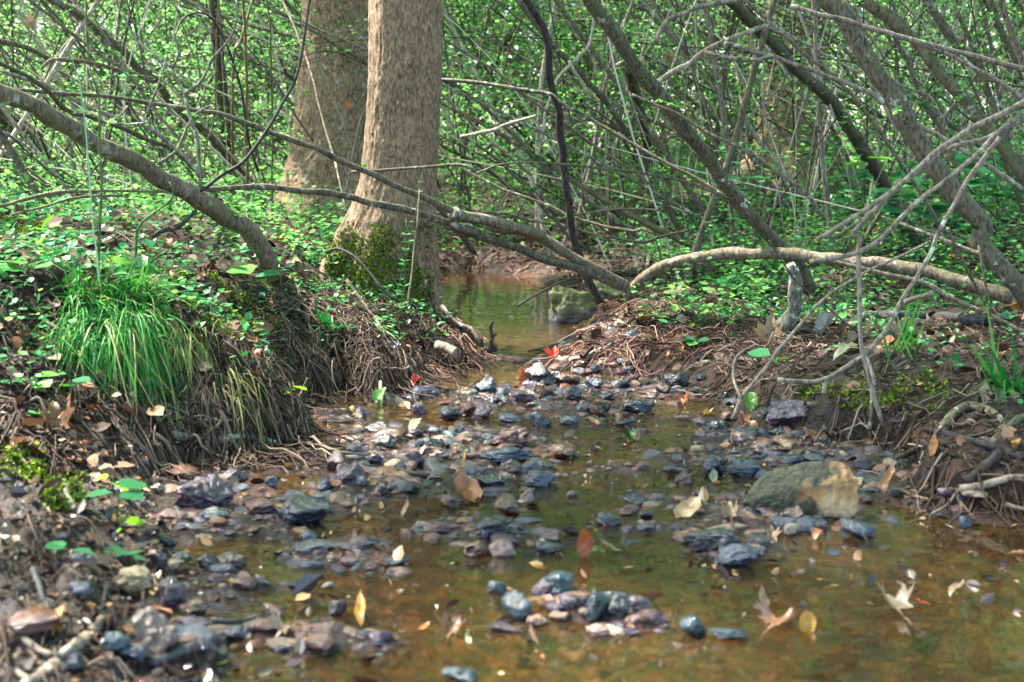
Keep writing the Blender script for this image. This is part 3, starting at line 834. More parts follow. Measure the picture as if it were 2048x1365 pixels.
FALLEN = """
8 730 300 250 o orange curl large curled orange leaf lying on the gravel pile
8 1410 640 165 o rust stand rust red leaf standing upright in the water
5 1245 785 115 m red up bright red leaf at the head of the gravel bar
5 445 960 70 o red curl small bright red leaf at the foot of the left root bank
5 1985 1055 110 m rust curl orange-red maple leaf resting on the right channel
6 285 985 150 m brown curl curled chestnut leaf on stones below the right bank
6 190 1108 85 m amber flat amber leaf floating in the right channel
6 405 1165 110 m orange curl orange-brown leaf with a curled edge by the leaning twig
6 450 1075 125 o green up rounded green leaf at the foot of the leaning twig
6 555 720 230 m tan stand big dry tan leaf caught upright on the right bank
8 120 1010 240 s amber curl curved yellow-orange strip of leaf in the dark water
8 660 1090 230 m brown up brown maple leaf with raised points above the front shallows
8 745 1145 150 s cream flat pale green leaf strip beside the raised brown maple leaf
8 85 585 120 s tan up small tan leaf with a thin raised stalk in the left pool
8 1570 605 140 s tan flat twisted tan strip below the standing mauve leaf
8 1645 570 110 s mauve stand narrow mauve leaf standing right of the upright rust leaf
8 715 130 110 s amber stand thin orange leaf standing against the squared red-brown stone
8 380 400 130 s brown up curled brown leaf arching below the round purple stone
8 1500 25 60 s cream curl tiny pale curl of leaf floating in mid channel
9 85 410 220 o tan flat long tan leaf on the water pointing to the black stone
9 325 420 150 m tan up dry tan star-shaped leaf left of the mossy boulder
9 560 540 120 m tan up tan leaf with a raised tip in front of the mossy boulder
9 830 540 110 o orange flat small bright orange leaf under the front of the mossy boulder
9 1240 255 230 s brown curl long curled brown leaf right of the mossy boulder
9 600 1050 300 m peach flat large peach and cream maple leaf floating at the lower right
9 520 980 190 s tan stand upright tan lobe beside the large peach leaf
9 770 1070 150 o amber up folded orange-brown leaf beside the large peach leaf
9 1270 970 280 m pale flat pale spread maple leaf in the right shallows
9 1435 925 110 s red flat small red strip above the pale spread maple leaf
9 1640 855 200 s pale flat slim pale leaf above the brown reflections
9 1350 760 110 o dark up dark upturned leaf in the right shallows
9 1790 345 100 s tan up bent tan leaf on the right mud flat
9 230 200 75 o cream stand little white leaf tip leaning on the square blue stone
9 1590 480 90 s cream flat white sliver of leaf at the right mud edge
7 330 1110 250 m amber up orange maple leaf on the lower left shore
7 1650 1120 220 m pale flat blurred pale maple leaf on the stones at lower left
7 900 960 240 s orange flat orange leaf pressed under the round tan-brown stone
7 230 640 0 o brown flat skip
5 360 1075 130 o tan flat tan curled leaf left of the dark purple stone
5 440 1205 125 o cream flat pale green leaf on the broad flat blue stone
5 60 1100 65 o amber flat yellow-orange leaf on dark water by the left bank
5 240 1050 120 o green up folded green leaf standing at the foot of the left bank
5 1690 1250 160 o dark curl dark cupped leaf like a small boat in mid channel
5 1700 1245 100 o green up green leaf standing in the dark cupped leaf
5 1470 1160 100 o peach flat orange leaf floating below the blocky rust-brown stone
5 1060 920 110 o rust curl small rust leaf left of the broad purple slab
5 1980 750 60 o amber up small yellow leaf on the right gravel bank
4 970 165 95 o rust up orange-brown leaf on the left bank above the moss
4 995 345 90 m rust up rust leaf beside the moss patch on the left bank
4 325 530 140 m pale up pale pink-brown leaf on top of the grass clump
4 1000 660 100 o orange up orange-brown leaf caught at the right of the grass clump
4 1575 490 80 m peach up peach leaf at the edge of the left root bank
4 330 1230 260 m brown up large crumpled brown leaf below the grass clump
4 1480 830 80 o orange curl small orange leaf in the dry grass above the left shore
4 1180 330 100 m brown curl dull brown leaf right of the moss patch
4 120 1360 120 o brown curl dark brown leaf at the left edge under the bank
4 420 350 140 o green up yellow-green leaf leaning over the grass clump
6 1810 1015 110 o pale up pale folded leaf on the right mud bank
6 1735 580 100 m orange up orange-brown leaf by the dark fallen log
6 1585 680 90 m rust up rust leaf below the dark fallen log
6 1990 560 110 o rust curl red-brown leaf at the right edge on the bank
6 1960 1310 110 o amber up orange leaf among the roots at lower right
6 1395 1265 100 m orange up crumpled orange leaf at the right waterline
6 1490 600 110 o pale curl pale leaf on the dark fallen log
6 880 640 200 o grey curl long grey dead leaf on the right bank
6 440 1205 130 o brown flat brown leaf at the water's edge left of the long purple slab
6 1000 790 220 s cream flat bleached strip of wood-coloured leaf on the right bank
6 1500 1330 220 s orange flat orange strip in the shallows under the right roots
"""
for i, line in enumerate(FALLEN.strip().splitlines()):
    a = line.split()
    if a[-1] == 'skip': continue
    dead_leaf(int(a[0]), float(a[1]), float(a[2]), float(a[3]) * (1.12 if a[4] != 'm' else .92), a[4], a[5], a[6], ' '.join(a[7:]), 300 + i)
# leaves held in the branches
for reg, cx, cy, sz, sh, c, d, lab in ((2, 1910, 375, 80, 'm', 'brown', 4.4, 'brown dead leaf hanging in the twigs beside the leaning trunk'), (1, 185, 185, 110, 'm', 'tan', 3.2, 'half brown leaf hanging at the upper left'),
                                 (1, 1378, 265, 45, 'o', 'brown', 4.4, 'tiny brown leaf stuck on an upright stem'), (1, 2020, 630, 50, 'o', 'rust', 4.7, 'tiny rust leaf against the bark of the rear trunk')):
    dead_leaf(reg, cx, cy, sz, sh, c, 'stand', lab, 900 + int(cx), depth=d)

# ------------------------------------------------------------------ big trees
def trunk_rows(rows, d, seg=180, seed=0.0, rough=.010, ztop=7.0):
    """rows: (py, left px, right px) from the top down; extends upwards to ztop; returns verts, faces"""
    rows = sorted(rows)
    pz = np.array([P(1024, r[0], d)[2] for r in rows]); pl = np.array([(r[1] - 1024) / FPX * d * 1.0 for r in rows]); pr = np.array([(r[2] - 1024) / FPX * d for r in rows])
    s = P(2024, 300, d)[0] / ((1000) / FPX * d)
    pl, pr = pl * s, pr * s
    zz = np.concatenate([np.arange(pz.min(), pz.max(), .006), np.arange(pz.max(), ztop, .05)])
    o = np.argsort(pz)
    L = np.interp(zz, pz[o], pl[o]); Rr = np.interp(zz, pz[o], pr[o])
    kk = 15
    sm = lambda a: np.convolve(np.pad(a, kk, mode='edge'), np.ones(2 * kk + 1) / (2 * kk + 1), 'valid')
    L, Rr = sm(L), sm(Rr)
    over = np.maximum(zz - pz.max(), 0)
    slope = (pl[o][-1] + pr[o][-1] - pl[o][-4] - pr[o][-4]) / 2 / (pz[o][-1] - pz[o][-4])
    cx = (L + Rr) / 2 + over * slope * .6
    rad = (Rr - L) / 2 * (1 - .06 * over)
    core = np.minimum(rad, np.interp(pz.max(), zz, rad) * 1.18)
    extra = rad - core
    th = np.linspace(0, 2 * math.pi, seg, endpoint=False)
    c, sn = np.cos(th), np.sin(th)
    # the flare leans out on the side of the buttress root; the far side keeps its line
    rx = rad[:, None] * c[None]
    ry = (core + extra * .8)[:, None] * sn[None]
    lob = 1 + (extra / np.maximum(core, 1e-6))[:, None] * .28 * np.cos(5 * th + seed)[None] * (np.abs(sn)[None] > -1)
    T, ZZ = np.meshgrid(th, zz)
    R0 = core.mean()
    nx_, ny_ = np.cos(T) * 3.2, np.sin(T) * 3.2
    ridg = 1 - np.abs(vnoise(nx_ * 3.4 + seed, ny_ * 3.4, ZZ * 20)) * 2
    ridg2 = fbm(nx_ * 7 + seed, ny_ * 7, ZZ * 60, 3)
    lump = fbm(nx_ * .7 + seed, ny_ * .7, ZZ * 3.0, 3)
    dsp = rough * (.45 * ridg + .55 * ridg2) + rough * 1.6 * lump
    k = 1 + dsp / R0
    x = cx[:, None] + rx * k * lob; y = d + R0 * 0 + ry * k * lob
    v = np.stack([x, y, ZZ], -1).reshape(-1, 3)
    n = len(zz)
    i = np.arange(n - 1)[:, None] * seg; j = np.arange(seg)[None]; j2 = (j + 1) % seg
    q = np.stack([i + j, i + j2, i + seg + j2, i + seg + j], -1).reshape(-1, 4)
    return v, q, (cx, rad, zz)

def crown_leaves(c, rx, rz, n, size, r, clumps=26):
    cc = c + unit(clumps, r) * np.array([rx, rx, rz]) * (r.random((clumps, 1)) ** .4)
    w = r.integers(0, clumps, n)
    p = cc[w] + r.normal(size=(n, 3)) * np.array([rx, rx, rz * .8]) * .17
    d = unit(n, r); d[:, 2] = d[:, 2] * .5 - .2
    return leaves(p, d, r.uniform(.7, 1.4, n) * size, .4, 1.2, r)

def big_tree(name, label, rows, d, mat, seed, zt, crown=True, rough=.010, seg=180, group=None):
    v, q, (cx, rad, zz) = trunk_rows(rows, d, seg, seed, rough, zt)
    b = np.array([cx[0], d, gz(cx[0], d)])
    t = tag(empty(name, b), label, 'tree', group)
    obj('trunk', v, q, mat, parent=t)
    r = np.random.default_rng(int(seed * 10) + 3)
    top = np.array([cx[-1], d, zz[-1]])
    for i in range(5):
        a = r.uniform(0, 6.28); e = top + np.array([math.cos(a) * 1.3, math.sin(a) * 1.3, r.uniform(1.2, 2.2)])
        tv, tf = tube(catmull([top - [0, 0, .3], (top + e) / 2 + [0, 0, .25], e], 9), np.linspace(rad[-1] * .8, .02, 9), 8, .1)
        obj('limb', tv, tf, mat, parent=t)
    if crown:
        lv, lf, lr = crown_leaves(top + [0, 0, 1.6], 1.9, 1.3, 5000, .09, r)
        obj('crown', lv, lf, M['far_leaf'], parent=t, smooth=False, rnd=lr)
    return t, v

FR = [(0, 742, 886), (100, 741, 886), (200, 736, 882), (300, 728, 876), (350, 722, 873), (400, 711, 870), (430, 692, 869), (460, 672, 867), (490, 655, 866), (530, 645, 866), (580, 632, 868), (640, 618, 872), (700, 610, 876)]
front_tree, fv = big_tree('tree', 'large smooth-barked tree with mossy flared base on the left bank', FR, 4.75, M['big_bark'], 1.3, 6.6, True, .0062)
RR = [(0, 609, 752), (100, 606, 752), (200, 597, 750), (280, 588, 748), (330, 578, 748), (370, 565, 752), (400, 550, 758), (440, 535, 770), (480, 525, 780)]
rear_tree, rv = big_tree('tree', 'rough-barked tree standing behind the large smooth-barked one', RR, 7.4, M['rear_bark'], 4.1, 7.4, True, .012, 140)
BR = [(0, 1528, 1640), (150, 1525, 1645), (260, 1515, 1650), (320, 1490, 1670), (370, 1450, 1700), (420, 1430, 1720)]
big_tree('tree', 'broad brown tree with flared base behind the right thicket', BR, 10.5, M['rear_bark'], 7.7, 8.5, True, .016, 90)

# knots and moss on the big trunk
def on_trunk(px, py, d=4.75):
    p = P(px, py, d)
    row = fv[np.abs(fv[:, 2] - p[2]) < .006]
    fr = row[row[:, 1] < d]
    i = np.argmin(np.abs(fr[:, 0] - p[0]))
    return fr[i]
for px, py, rr in ((826, 182, .012), (790, 312, .013), (752, 270, .007), (832, 60, .007)):
    c = on_trunk(px, py)
    p, f = stone_shape(px, 3, 16, 10, .3)
    obj('knot', p * np.array([rr * 1.3, rr * .45, rr * .8]) + c, f, M['big_bark'], parent=front_tree)
r = np.random.default_rng(5)
cm = []
while len(cm) < 7500:
    px, py = r.uniform(655, 868), 440 + 170 * r.random() ** .8
    side = abs(px - 775) / 95
    if fbm(np.array([px * .022]), np.array([py * .016]), 0.5)[0] + .34 * (py - 440) / 150 - .30 * sstep(720, 680, px) > .02 + .10 * r.normal():
        p = on_trunk(px, py); cm.append(p + r.normal(0, .0015, 3))
cm = np.array(cm)
dd = unit(len(cm), r) * .7 + np.array([0, -.6, .1])
lv, lf, lr = leaves(cm, dd, r.uniform(.005, .012, len(cm)), .3, 1.0, r)
obj('moss', lv, lf, M['moss'], parent=front_tree, smooth=False, rnd=lr)

# ------------------------------------------------------------------ stems, limbs and sticks traced from the photo
def path(spec):
    out, reg = [], 0
    for w in spec.split():
        if ':' in w:
            reg, w = w.split(':'); reg = int(reg)
        x, y = w.split(',')
        out.append(Z(reg, float(x), float(y)) if reg else (float(x), float(y)))
    return out

LYING = {'stick', 'low_log', 'fallen_log', 'mossy_branch', 'root', 'log', 'dead_twig'}
def stem_geo(spec, d0, d1, w0, w1, seed=0, bump=.12, wig=1.0, lying=False, clear=True):
    px = path(spec)
    n = len(px)
    if d1 == 'g': d1 = hit(*px[-1], water=False)[1]
    if d0 == 'g': d0 = hit(*px[0], water=False)[1]
    seg = np.concatenate([[0], np.cumsum([math.dist(px[i], px[i + 1]) for i in range(n - 1)])]); seg /= seg[-1]
    dep = d0 + (d1 - d0) * seg
    if clear:
        hd = np.array([hit(a, b)[1] - .004 for a, b in px])
        if lying: dep = hd * 1.0
        else: dep[:-1] = np.minimum(dep, hd)[:-1]
    p = np.array([P(a[0], a[1], d) for a, d in zip(px, dep)])
    if n < 3: p = np.vstack([p[0], p.mean(0), p[-1]]); dep = np.array([d0, (d0 + d1) / 2, d1])
    L = np.linalg.norm(np.diff(p, axis=0), axis=1).sum()
    m = int(np.clip(L / .018, 8, 150))
    c = catmull(p, m)
    tt = np.linspace(0, 1, m)
    rad = (w0 + (w1 - w0) * tt) / ZS / FPX * (d0 + (d1 - d0) * tt) / 2
    amp = wig * np.minimum(rad * .45, .006) * np.minimum(1, 4 * tt * (1 - tt) + .15)
    for k in range(3):
        c[:, k] += amp * vnoise(tt * L * 14 + seed * 3.1, np.full(m, k * 7.7 + seed))
    if lying: c[:, 2] += rad * .7
    wmax = max(w0, w1)
    sg = 24 if wmax > 60 else 14 if wmax > 24 else 8
    rad = rad * (1 + .10 * vnoise(tt * L * 22 + seed, np.full(m, 3.3 + seed)))
    v, f = tube(c, rad, sg, bump, seed)
    return v, f, c, rad

def twig_leaves(c, n, r, reach=.12, size=.016):
    """fine twigs with small opposite leaves along a stem; returns twig paths and leaves"""
    nt = max(2, n // 14)
    i = r.integers(1, len(c) - 1, nt)
    d = unit(nt, r); d[:, 2] = d[:, 2] * .5 + .1
    K = 7; ts = np.linspace(0, 1, K)
    ln = r.uniform(.4, 1.0, nt) * reach
    pth = c[i][:, None] + d[:, None] * (ln[:, None] * ts[None])[..., None]
    pth[..., 2] -= (ts[None] ** 2) * ln[:, None] * .25
    w = r.integers(0, nt, n); t = r.uniform(.2, 1, n)
    p = c[i][w] + d[w] * (ln[w] * t)[:, None]; p[:, 2] -= t ** 2 * ln[w] * .25
    ld = d[w] * .4 + unit(n, r) * .8; ld[:, 2] *= .4
    return pth, np.full(nt, .0009), leaves(p, ld, r.uniform(.6, 1.2, n) * size, .6, 1.1, r)

STEMS = r"""
leaning_trunk|thick smooth trunk leaning from the left edge down to the left bank|trunk|brown_bark|3.0 g|100 118|1:-60,505 0,540 200,620 400,745 600,860 800,950 1000,1070 1200,1195 1400,1300 1490,1395 1540,1480 1570,1600|60
leaning_trunk|mossy leaning trunk that rises from the right end of the arching limb|trunk|mossy_bark|4.3 4.75|77.4 88.0|2:1400,-70 1450,0 1560,150 1660,300 1770,440 1900,600 2010,750 3:150,850 280,1050 400,1200 540,1365 6:600,105 680,185 740,270 790,380|90
leaning_trunk|dark mossy leaning trunk before the broad brown tree|trunk|mossy_bark|5.4 g|68.6 77.4|3:270,-70 330,0 450,130 580,260 700,400 850,520 960,650 1050,790 1130,920 1200,1050 1280,1220 1345,1310 1370,1365 6:1400,100|120
leaning_trunk|thickest green-brown trunk leaning down to the right edge|trunk|shrub_bark|4.1 4.0|112.6 118.8|3:840,-80 890,0 1000,110 1080,260 1150,380 1250,530 1330,680 1420,820 1520,960 1620,1110 1720,1220 1800,1330 6:1760,90 1830,170 1950,300 2033,390 2140,560|130
leaning_trunk|kinked mossy trunk at the upper right between two leaning ones|trunk|mossy_bark|5.0 4.7|70.4 68.6|3:1060,-50 1100,0 1190,70 1260,110 1330,180 1450,300 1550,430 1650,540 1750,650 1850,790 1950,900 2033,1020 2160,1220|90
leaning_trunk|slender mossy trunk leaning at the upper right corner|trunk|shrub_bark|5.6 5.6|48.4 42.2|3:1440,-60 1470,0 1550,120 1640,250 1750,350 1800,480 1850,620 1890,740 1960,900|70
leaning_trunk|dark thin trunk rising straight behind the arching limb|trunk|dark_bark|5.0 5.3|44 44|2:1050,-70 1085,0 1180,150 1205,260 1215,400 1230,520 1265,640 1285,800 1305,980 1320,1150 1345,1340 5:1390,150 1430,290 1510,450|0
leaning_trunk|grey slanting trunk behind the tangle at the upper left|trunk|lichen_bark|5.6 g|42 52|1:260,-40 300,0 450,80 600,200 700,290 800,390 930,500 1000,620 1130,720 1250,830 1350,930 1450,1060 1540,1200 1560,1260|110
leaning_trunk|pale blurred trunk leaning low at the left edge|trunk|pale_bark|7.2 g|60 62|1:-60,560 0,630 150,740 250,850 300,920 420,1010|40
small_tree|slim upright grey trunk between the tangle and the rear tree|trunk|lichen_bark|6.6 g|62 74|1:1238,-60 1245,0 1265,300 1290,560 1305,700 1325,900 1340,1080|60
small_tree|dark slim trunk behind the tangle at the far left|trunk|dark_bark|9.0 g|58 66|1:0,640 20,760 30,900 35,1000|0
fallen_limb|mossy-grey broken limb curving across the upper left|branch|brown_bark|4.3 4.6|30 26|1:-50,225 0,240 150,280 290,350 ; 1:245,395 300,350 400,352 550,370 680,410 780,430 880,470|0
slanting_stem|olive stem slanting down across the thick left trunk|stem|shrub_bark|3.4 g|26 26|1:-40,345 0,370 150,440 280,530 380,640 600,700 800,790 1000,870 1100,950 1160,1030 1250,1130 1370,1300|80
slanting_stem|brown stem slanting from the top left corner|stem|brown_bark|5.0 5.2|22 22|1:140,-30 170,0 300,100 450,220 600,330 700,400 830,520|60
hooked_stem|black hooked stem curving up before the rear tree|stem|dark_bark|3.7 3.5|15 24|1:1815,-40 1800,0 1770,200 1740,380 1700,500 1600,680 1500,830 1400,950 1280,1020 1190,1095 1160,1110 ; 1:1715,480 1690,450 1665,430 1655,405|0
lichen_stem|crooked lichen-covered stem with forked top standing on the leaning trunk|stem|lichen_bark|3.55 3.5|14 26|1:1000,180 1020,230 1040,320 1000,390 1010,430 1070,540 1100,660 1140,800 1155,950 1165,1090 ; 1:1370,-30 1372,130 1320,250 1230,350 1160,480 1070,545 ; 1:655,-20 720,100 800,240 900,320 1000,395 ; 1:1205,620 1130,670 1080,750 1020,880 920,950|30
lichen_stem|pale zigzag lichen twig crossing the olive stem|stem|lichen_bark|3.45 3.45|12 18|1:970,320 940,430 900,540 860,640 850,690 900,750 1000,850 1100,940 1160,1030 ; 1:860,712 700,722 600,700 530,650 ; 1:685,715 700,670 740,620|20
upright_stem|straight tan upright stem standing on the left bank|stem|tan_stem|4.1 g|15 19|1:1480,-30 1430,130 1390,260 1360,300 1353,500 1350,800 1360,1100 1378,1250|20
upright_stem|second straight tan stem close right of the first on the left bank|stem|tan_stem|4.0 g|18 21|1:1405,-40 1410,0 1425,200 1432,500 1430,800 1440,1100 1445,1260|20
upright_stem|thin green leafy stem standing near the rear tree|stem|green_stem|3.9 g|9 11|1:1545,-20 1570,150 1575,400 1582,800 1580,1100 1580,1340|110
upright_stem|thin tan stem with side kink in the upper left tangle|stem|tan_stem|4.4 g|9 13|1:1275,-20 1260,150 1255,400 1240,700 1200,850 1185,1000 1180,1250|20
upright_stem|green leafy stem standing among the plants of the left bank|stem|green_stem|2.9 g|10 22|1:500,-20 505,200 530,420 575,560 580,900 590,1050 4:575,60 570,330|40
upright_stem|pair-leaved green stem left of the moss patch|stem|green_stem|3.1 g|10 18|1:985,1060 1000,1150 4:815,0 790,150 785,300|16
arching_vine|thin dark vine arching over the upper left tangle|vine|dark_bark|4.0 4.4|10 14|1:1015,215 1060,110 1150,75 1230,110 1300,230 1340,320 1400,520 1440,800 1500,1000|10
slanting_stem|thin brown stem crossing in front of the rear tree|stem|brown_bark|5.6 5.0|14 14|1:1630,-20 1720,180 1800,400 1880,720 1950,950 2010,1230|30
slanting_stem|thin dark stem slanting from the top toward the rear tree|stem|dark_bark|5.8 5.6|12 14|1:1290,80 1400,230 1560,420 1650,560 1720,680 1820,820|30
twig|dark thin twig low at the left edge|twig|dark_bark|4.2 4.2|12 10|1:40,770 200,920 300,1010 430,1080|0
twig|pale bent twig in the lower left tangle|twig|grey_stick|4.1 4.0|9 9|1:90,650 300,820 420,930 510,1020|0
twig|short dark twig crossing the green stem|twig|dark_bark|3.0 3.0|10 8|1:590,930 500,1050 425,1120|0
low_branch|pair of brown shoots lying low over the left bank|branch|brown_bark|3.2 3.6|22 14|1:-30,1205 0,1200 300,1125 500,1115 700,1110 980,1115 ; 1:60,1250 250,1205 450,1150 700,1135 ; 1:0,1195 180,1160 380,1120 600,1110|0
slanting_stem|stem slanting behind the broken limb at the upper left|stem|shrub_bark|5.6 5.4|20 24|1:420,30 560,150 640,260 760,440 900,640 1000,760 1090,880 1200,1040|60
slanting_stem|low grey stem leaning through the left thicket|stem|lichen_bark|5.0 5.0|22 26|1:0,410 150,460 260,490 340,540 520,620 700,700|40
snapped_reed|thin dead reed bent at the water's edge in the far pool|stem|dark_bark|5.4 5.2|11 13|5:1360,305 1250,350 1130,410 1035,470|0
slanting_stem|bare stem running down right from the large tree to the dark trunk|stem|shrub_bark|5.2 4.8|22 20|2:560,465 600,466 800,482 1000,515 1210,545 1290,600 1500,720 1700,840 1900,950 2033,1020 3:150,1050 330,1160 480,1260|60
slanting_stem|thin shoot crossing behind the dark trunk with a dried seed head|stem|brown_bark|5.3 5.6|13 15|2:560,200 595,225 750,320 900,410 1030,510 1120,590 1250,680 1400,790 1550,900 1700,990 1830,1100|50
arching_vine|long low arching shoot passing in front of the large tree|vine|shrub_bark|4.5 4.4|14 20|2:65,1000 150,995 300,982 500,970 680,960 750,970 790,1002 ; 2:785,1010 850,985 930,955 1100,945 1400,965 1700,1000 2000,1055 3:150,1085 240,1120 330,1160|30
slanting_stem|brown shoot slanting right of the large tree|stem|brown_bark|5.6 5.6|16 18|2:560,520 700,650 800,760 880,830 960,890 1110,1020|40
slanting_stem|green-grey shoot sloping down toward the dark trunk base|stem|shrub_bark|5.9 6.1|18 22|2:690,785 850,880 1000,1010 1150,1170 1300,1340 1350,1400|40
slanting_stem|low shoot sloping over the far pool|stem|brown_bark|5.6 5.3|15 18|2:560,835 650,940 780,1020 1000,1120 1200,1190 1400,1280 1700,1345 5:1750,20 1830,60|60
low_branch|low shoots lying across the bank beyond the far pool|branch|shrub_bark|6.3 6.0|17 18|2:740,1240 950,1240 1150,1290 1350,1330 1500,1365 5:1600,75 1750,100 1900,60 2033,30 ; 2:1240,1285 1400,1245 1600,1220 1750,1215 1885,1225|20
broken_stick|pale broken stick hanging in the shoots right of the large tree|stick|pale_bark|5.5 5.4|18 22|2:700,793 760,785 830,770 930,745 ; 2:930,735 1040,700 1150,670|0
background_stem|sunlit pale trunk leaning beyond the far pool|trunk|pale_bark|8.2 g|52 58|2:560,20 600,75 740,180 870,300 960,420 1040,540 1100,660|40
background_stem|second pale stem beside the sunlit leaning trunk|trunk|pale_bark|8.0 g|22 26|2:860,40 870,120 930,280 960,380 1020,480 1060,700 1100,900|60
background_stem|forked pale sapling right of the dark trunk|stem|pale_bark|6.6 g|22 26|2:1660,350 1500,440 1440,540 1380,640 1340,690 1320,760 ; 2:1440,540 1370,430 1330,350 ; 2:1485,60 1450,250 1400,320 1280,440 1250,490 1200,640 1180,760 1150,900|60
background_stem|grey pole behind the leaning mossy trunk|trunk|shrub_bark|7.0 g|60 62|2:1680,400 1720,560 1760,720 1790,850 1800,1000 1840,1180|60
twig|dark slanting twig before the leaning mossy trunk|twig|brown_bark|4.15 4.2|16 22|2:1695,550 1830,610 1950,660 2033,710 3:100,715 200,775 400,870 600,1000 750,1110 880,1275|50
fallen_limb|grey broken branch resting against the leaning mossy trunk|branch|grey_stick|4.25 4.3|34 30|2:1850,475 1960,400 2033,368 3:150,320 300,240 430,185 540,152 ; 3:180,305 350,345 500,348 560,322 700,375 850,430 1000,480 1150,550 1300,650 1450,740 1600,830 1800,950 2040,1110 ; 3:295,250 450,300 560,325 ; 3:540,152 600,185 640,190|40
fallen_limb|curved grey branch with a drooping hook at the top right of centre|branch|grey_stick|4.35 4.35|26 30|2:1835,255 1850,200 1890,130 1960,95 2033,75 3:100,62 200,32 330,8 420,-20|0
crossing_branch|long straight branch crossing the upper right corner|branch|grey_stick|3.9 3.9|28 32|3:680,35 850,85 1100,150 1350,225 1600,290 1850,355 2033,400 2100,415 ; 3:1380,240 1600,320 1750,400 1900,480 2033,580|60
slanting_stem|brown stem crossing behind the two right mossy trunks|stem|brown_bark|5.2 5.4|22 24|3:400,-20 500,80 620,190 750,310 900,430 1040,560 1150,700 1250,850 1350,1000 1480,1200 1560,1340|70
slanting_stem|pale bent shoot between the right mossy trunks|stem|grey_stick|5.0 5.0|14 16|3:500,110 700,220 850,300 960,360 1050,415 1095,415 ; 3:1250,465 1380,520 1480,560 1560,680 1600,780|30
slanting_stem|slim stem leaning at the top right corner|stem|mossy_bark|5.4 5.4|34 36|3:1830,-20 1900,180 1980,350 2040,460 ; 3:1640,60 1700,200 1790,400 1830,560|60
slanting_stem|dark stem leaning across the very top right corner|stem|brown_bark|4.9 4.9|38 40|3:1890,-20 1960,180 2010,330 2060,480|20
slanting_stem|dim stem behind the thickest trunk on the right|stem|shrub_bark|5.5 5.5|26 30|3:1220,120 1330,300 1400,480 1480,620 1560,780 1640,980 1700,1150 1760,1330|70
dead_branch|bare grey forked branch hanging over the right bank in front|branch|grey_stick|3.15 3.0|36 28|3:2040,590 1850,690 1700,760 1530,880 1400,1000 1250,1120 1100,1230 880,1365 6:830,85 ; 3:2040,695 1900,760 1800,810 1600,860 1480,950 1330,1060 1180,1210 1040,1365 6:1075,50 1070,200 1075,400 1080,600 1100,740 1130,870 1160,1000 1190,1090 1215,1165 ; 3:2040,640 1870,780 1750,910 1550,1070 1400,1190 1230,1365 6:1100,150 960,190 790,215 ; 3:1890,800 1800,920 1700,1060 1600,1240 1530,1365 6:1500,150 1420,290 1330,420 1250,580 1170,690 1090,770 960,850 840,905 700,910 605,900 ; 6:1100,750 1140,830 1160,930 1150,1060 1135,1190 ; 6:1150,1070 1200,1062 1265,1065 ; 6:885,890 880,930 872,975 ; 6:1325,455 1420,420 1500,395|0
dead_twig|thin grey twig slanting down to the right waterline|twig|grey_stick|3.35 3.15|14 24|6:1490,95 1300,190 1100,280 950,370 830,470 740,570 660,660 600,730 550,810 470,910 400,990 340,1130 ; 6:470,695 370,760 345,840 355,930 390,1010|0
dead_twig|fine dark twig crossing above the rotten stump|twig|dark_bark|3.6 3.5|9 12|6:550,90 640,230 720,340 850,440 960,540 1070,625|0
rotten_stump|crooked rotten stump on the right bank|stump|lichen_bark|4.0 g|70 105|6:668,232 700,280 712,340 700,420 700,480 650,560 600,620 560,700|0
low_branch|dark bent branch crossing low behind the grey forked one|branch|brown_bark|4.0 3.9|24 30|6:850,195 1050,240 1250,290 1450,340 1600,420 1800,510 2000,610 2060,640 ; 6:1310,-10 1500,60 1700,140 1800,180|20
fallen_log|dark fallen log half buried on the right mud bank|log|wet_log|3.75 3.75|72 66|6:1090,560 1200,548 1300,542 1500,552 1700,568 1850,570 1930,562|0
root|thick bent root looping out of the right bank|root|brown_bark|2.75 2.7|58 46|6:1560,1210 1590,1160 1640,1112 1720,1075 1810,1092 1900,1150 1895,1210 1855,1285|0
root|long dark root running along the lower right bank|root|dark_bark|2.6 2.5|44 56|6:1465,1200 1600,1232 1750,1285 1900,1325 2050,1375 ; 6:1480,1230 1420,1310 1300,1370 9:1280,95 ; 6:1530,1260 1650,1310 1800,1330 9:1700,40 1850,70|0
root|brown root curving over the right edge|root|brown_bark|2.6 2.6|50 44|6:2060,1130 1990,1150 1940,1200 1930,1260|0
stick|grey stick lying in the mud at the right edge|stick|grey_stick|2.4 2.4|50 42|9:1660,260 1800,240 1950,200 2060,190|0
stick|dark stick slanting through the heap at the right edge|stick|dark_bark|2.45 2.45|70 60|9:1690,200 1780,120 1850,60 1900,20|0
stick|grey stick half sunk in the gravel below the red leaf|stick|grey_stick|4.3 4.35|48 40|5:1285,790 1340,800 1400,795 1500,752 1610,708|0
stick|dark wet stick sloping from the bank to the narrow neck|stick|wet_log|4.5 4.75|14 40|5:1095,740 1180,722 1250,700 1380,640 1490,600|0
stick|dark stub leaning on the right root bank|stick|brown_bark|4.9 4.9|34 40|5:1800,160 1790,220 1780,285 1775,320|0
stick|dark broken log lying on the right root bank|log|brown_bark|5.0 4.9|50 44|5:1740,480 1800,450 1900,420 2000,390|0
stick|brown half buried log at the top of the right bank|log|brown_bark|4.6 4.5|90 60|6:20,440 80,430 160,425 270,440|0
snag|black forked snag poking from the water at the narrow neck|snag|dark_bark|4.35 4.35|14 34|5:885,560 875,600 880,650 870,700 868,745 ; 5:910,635 885,650 878,680 ; 5:860,690 890,700 905,735|0
snag|short black stub beside the forked snag|snag|dark_bark|4.4 4.4|14 18|5:822,655 828,700 822,755|0
exposed_root|dark root arching from the left root bank to the water|root|brown_bark|4.5 4.4|22 26|5:590,470 640,530 690,575 760,600 790,640 812,690|0
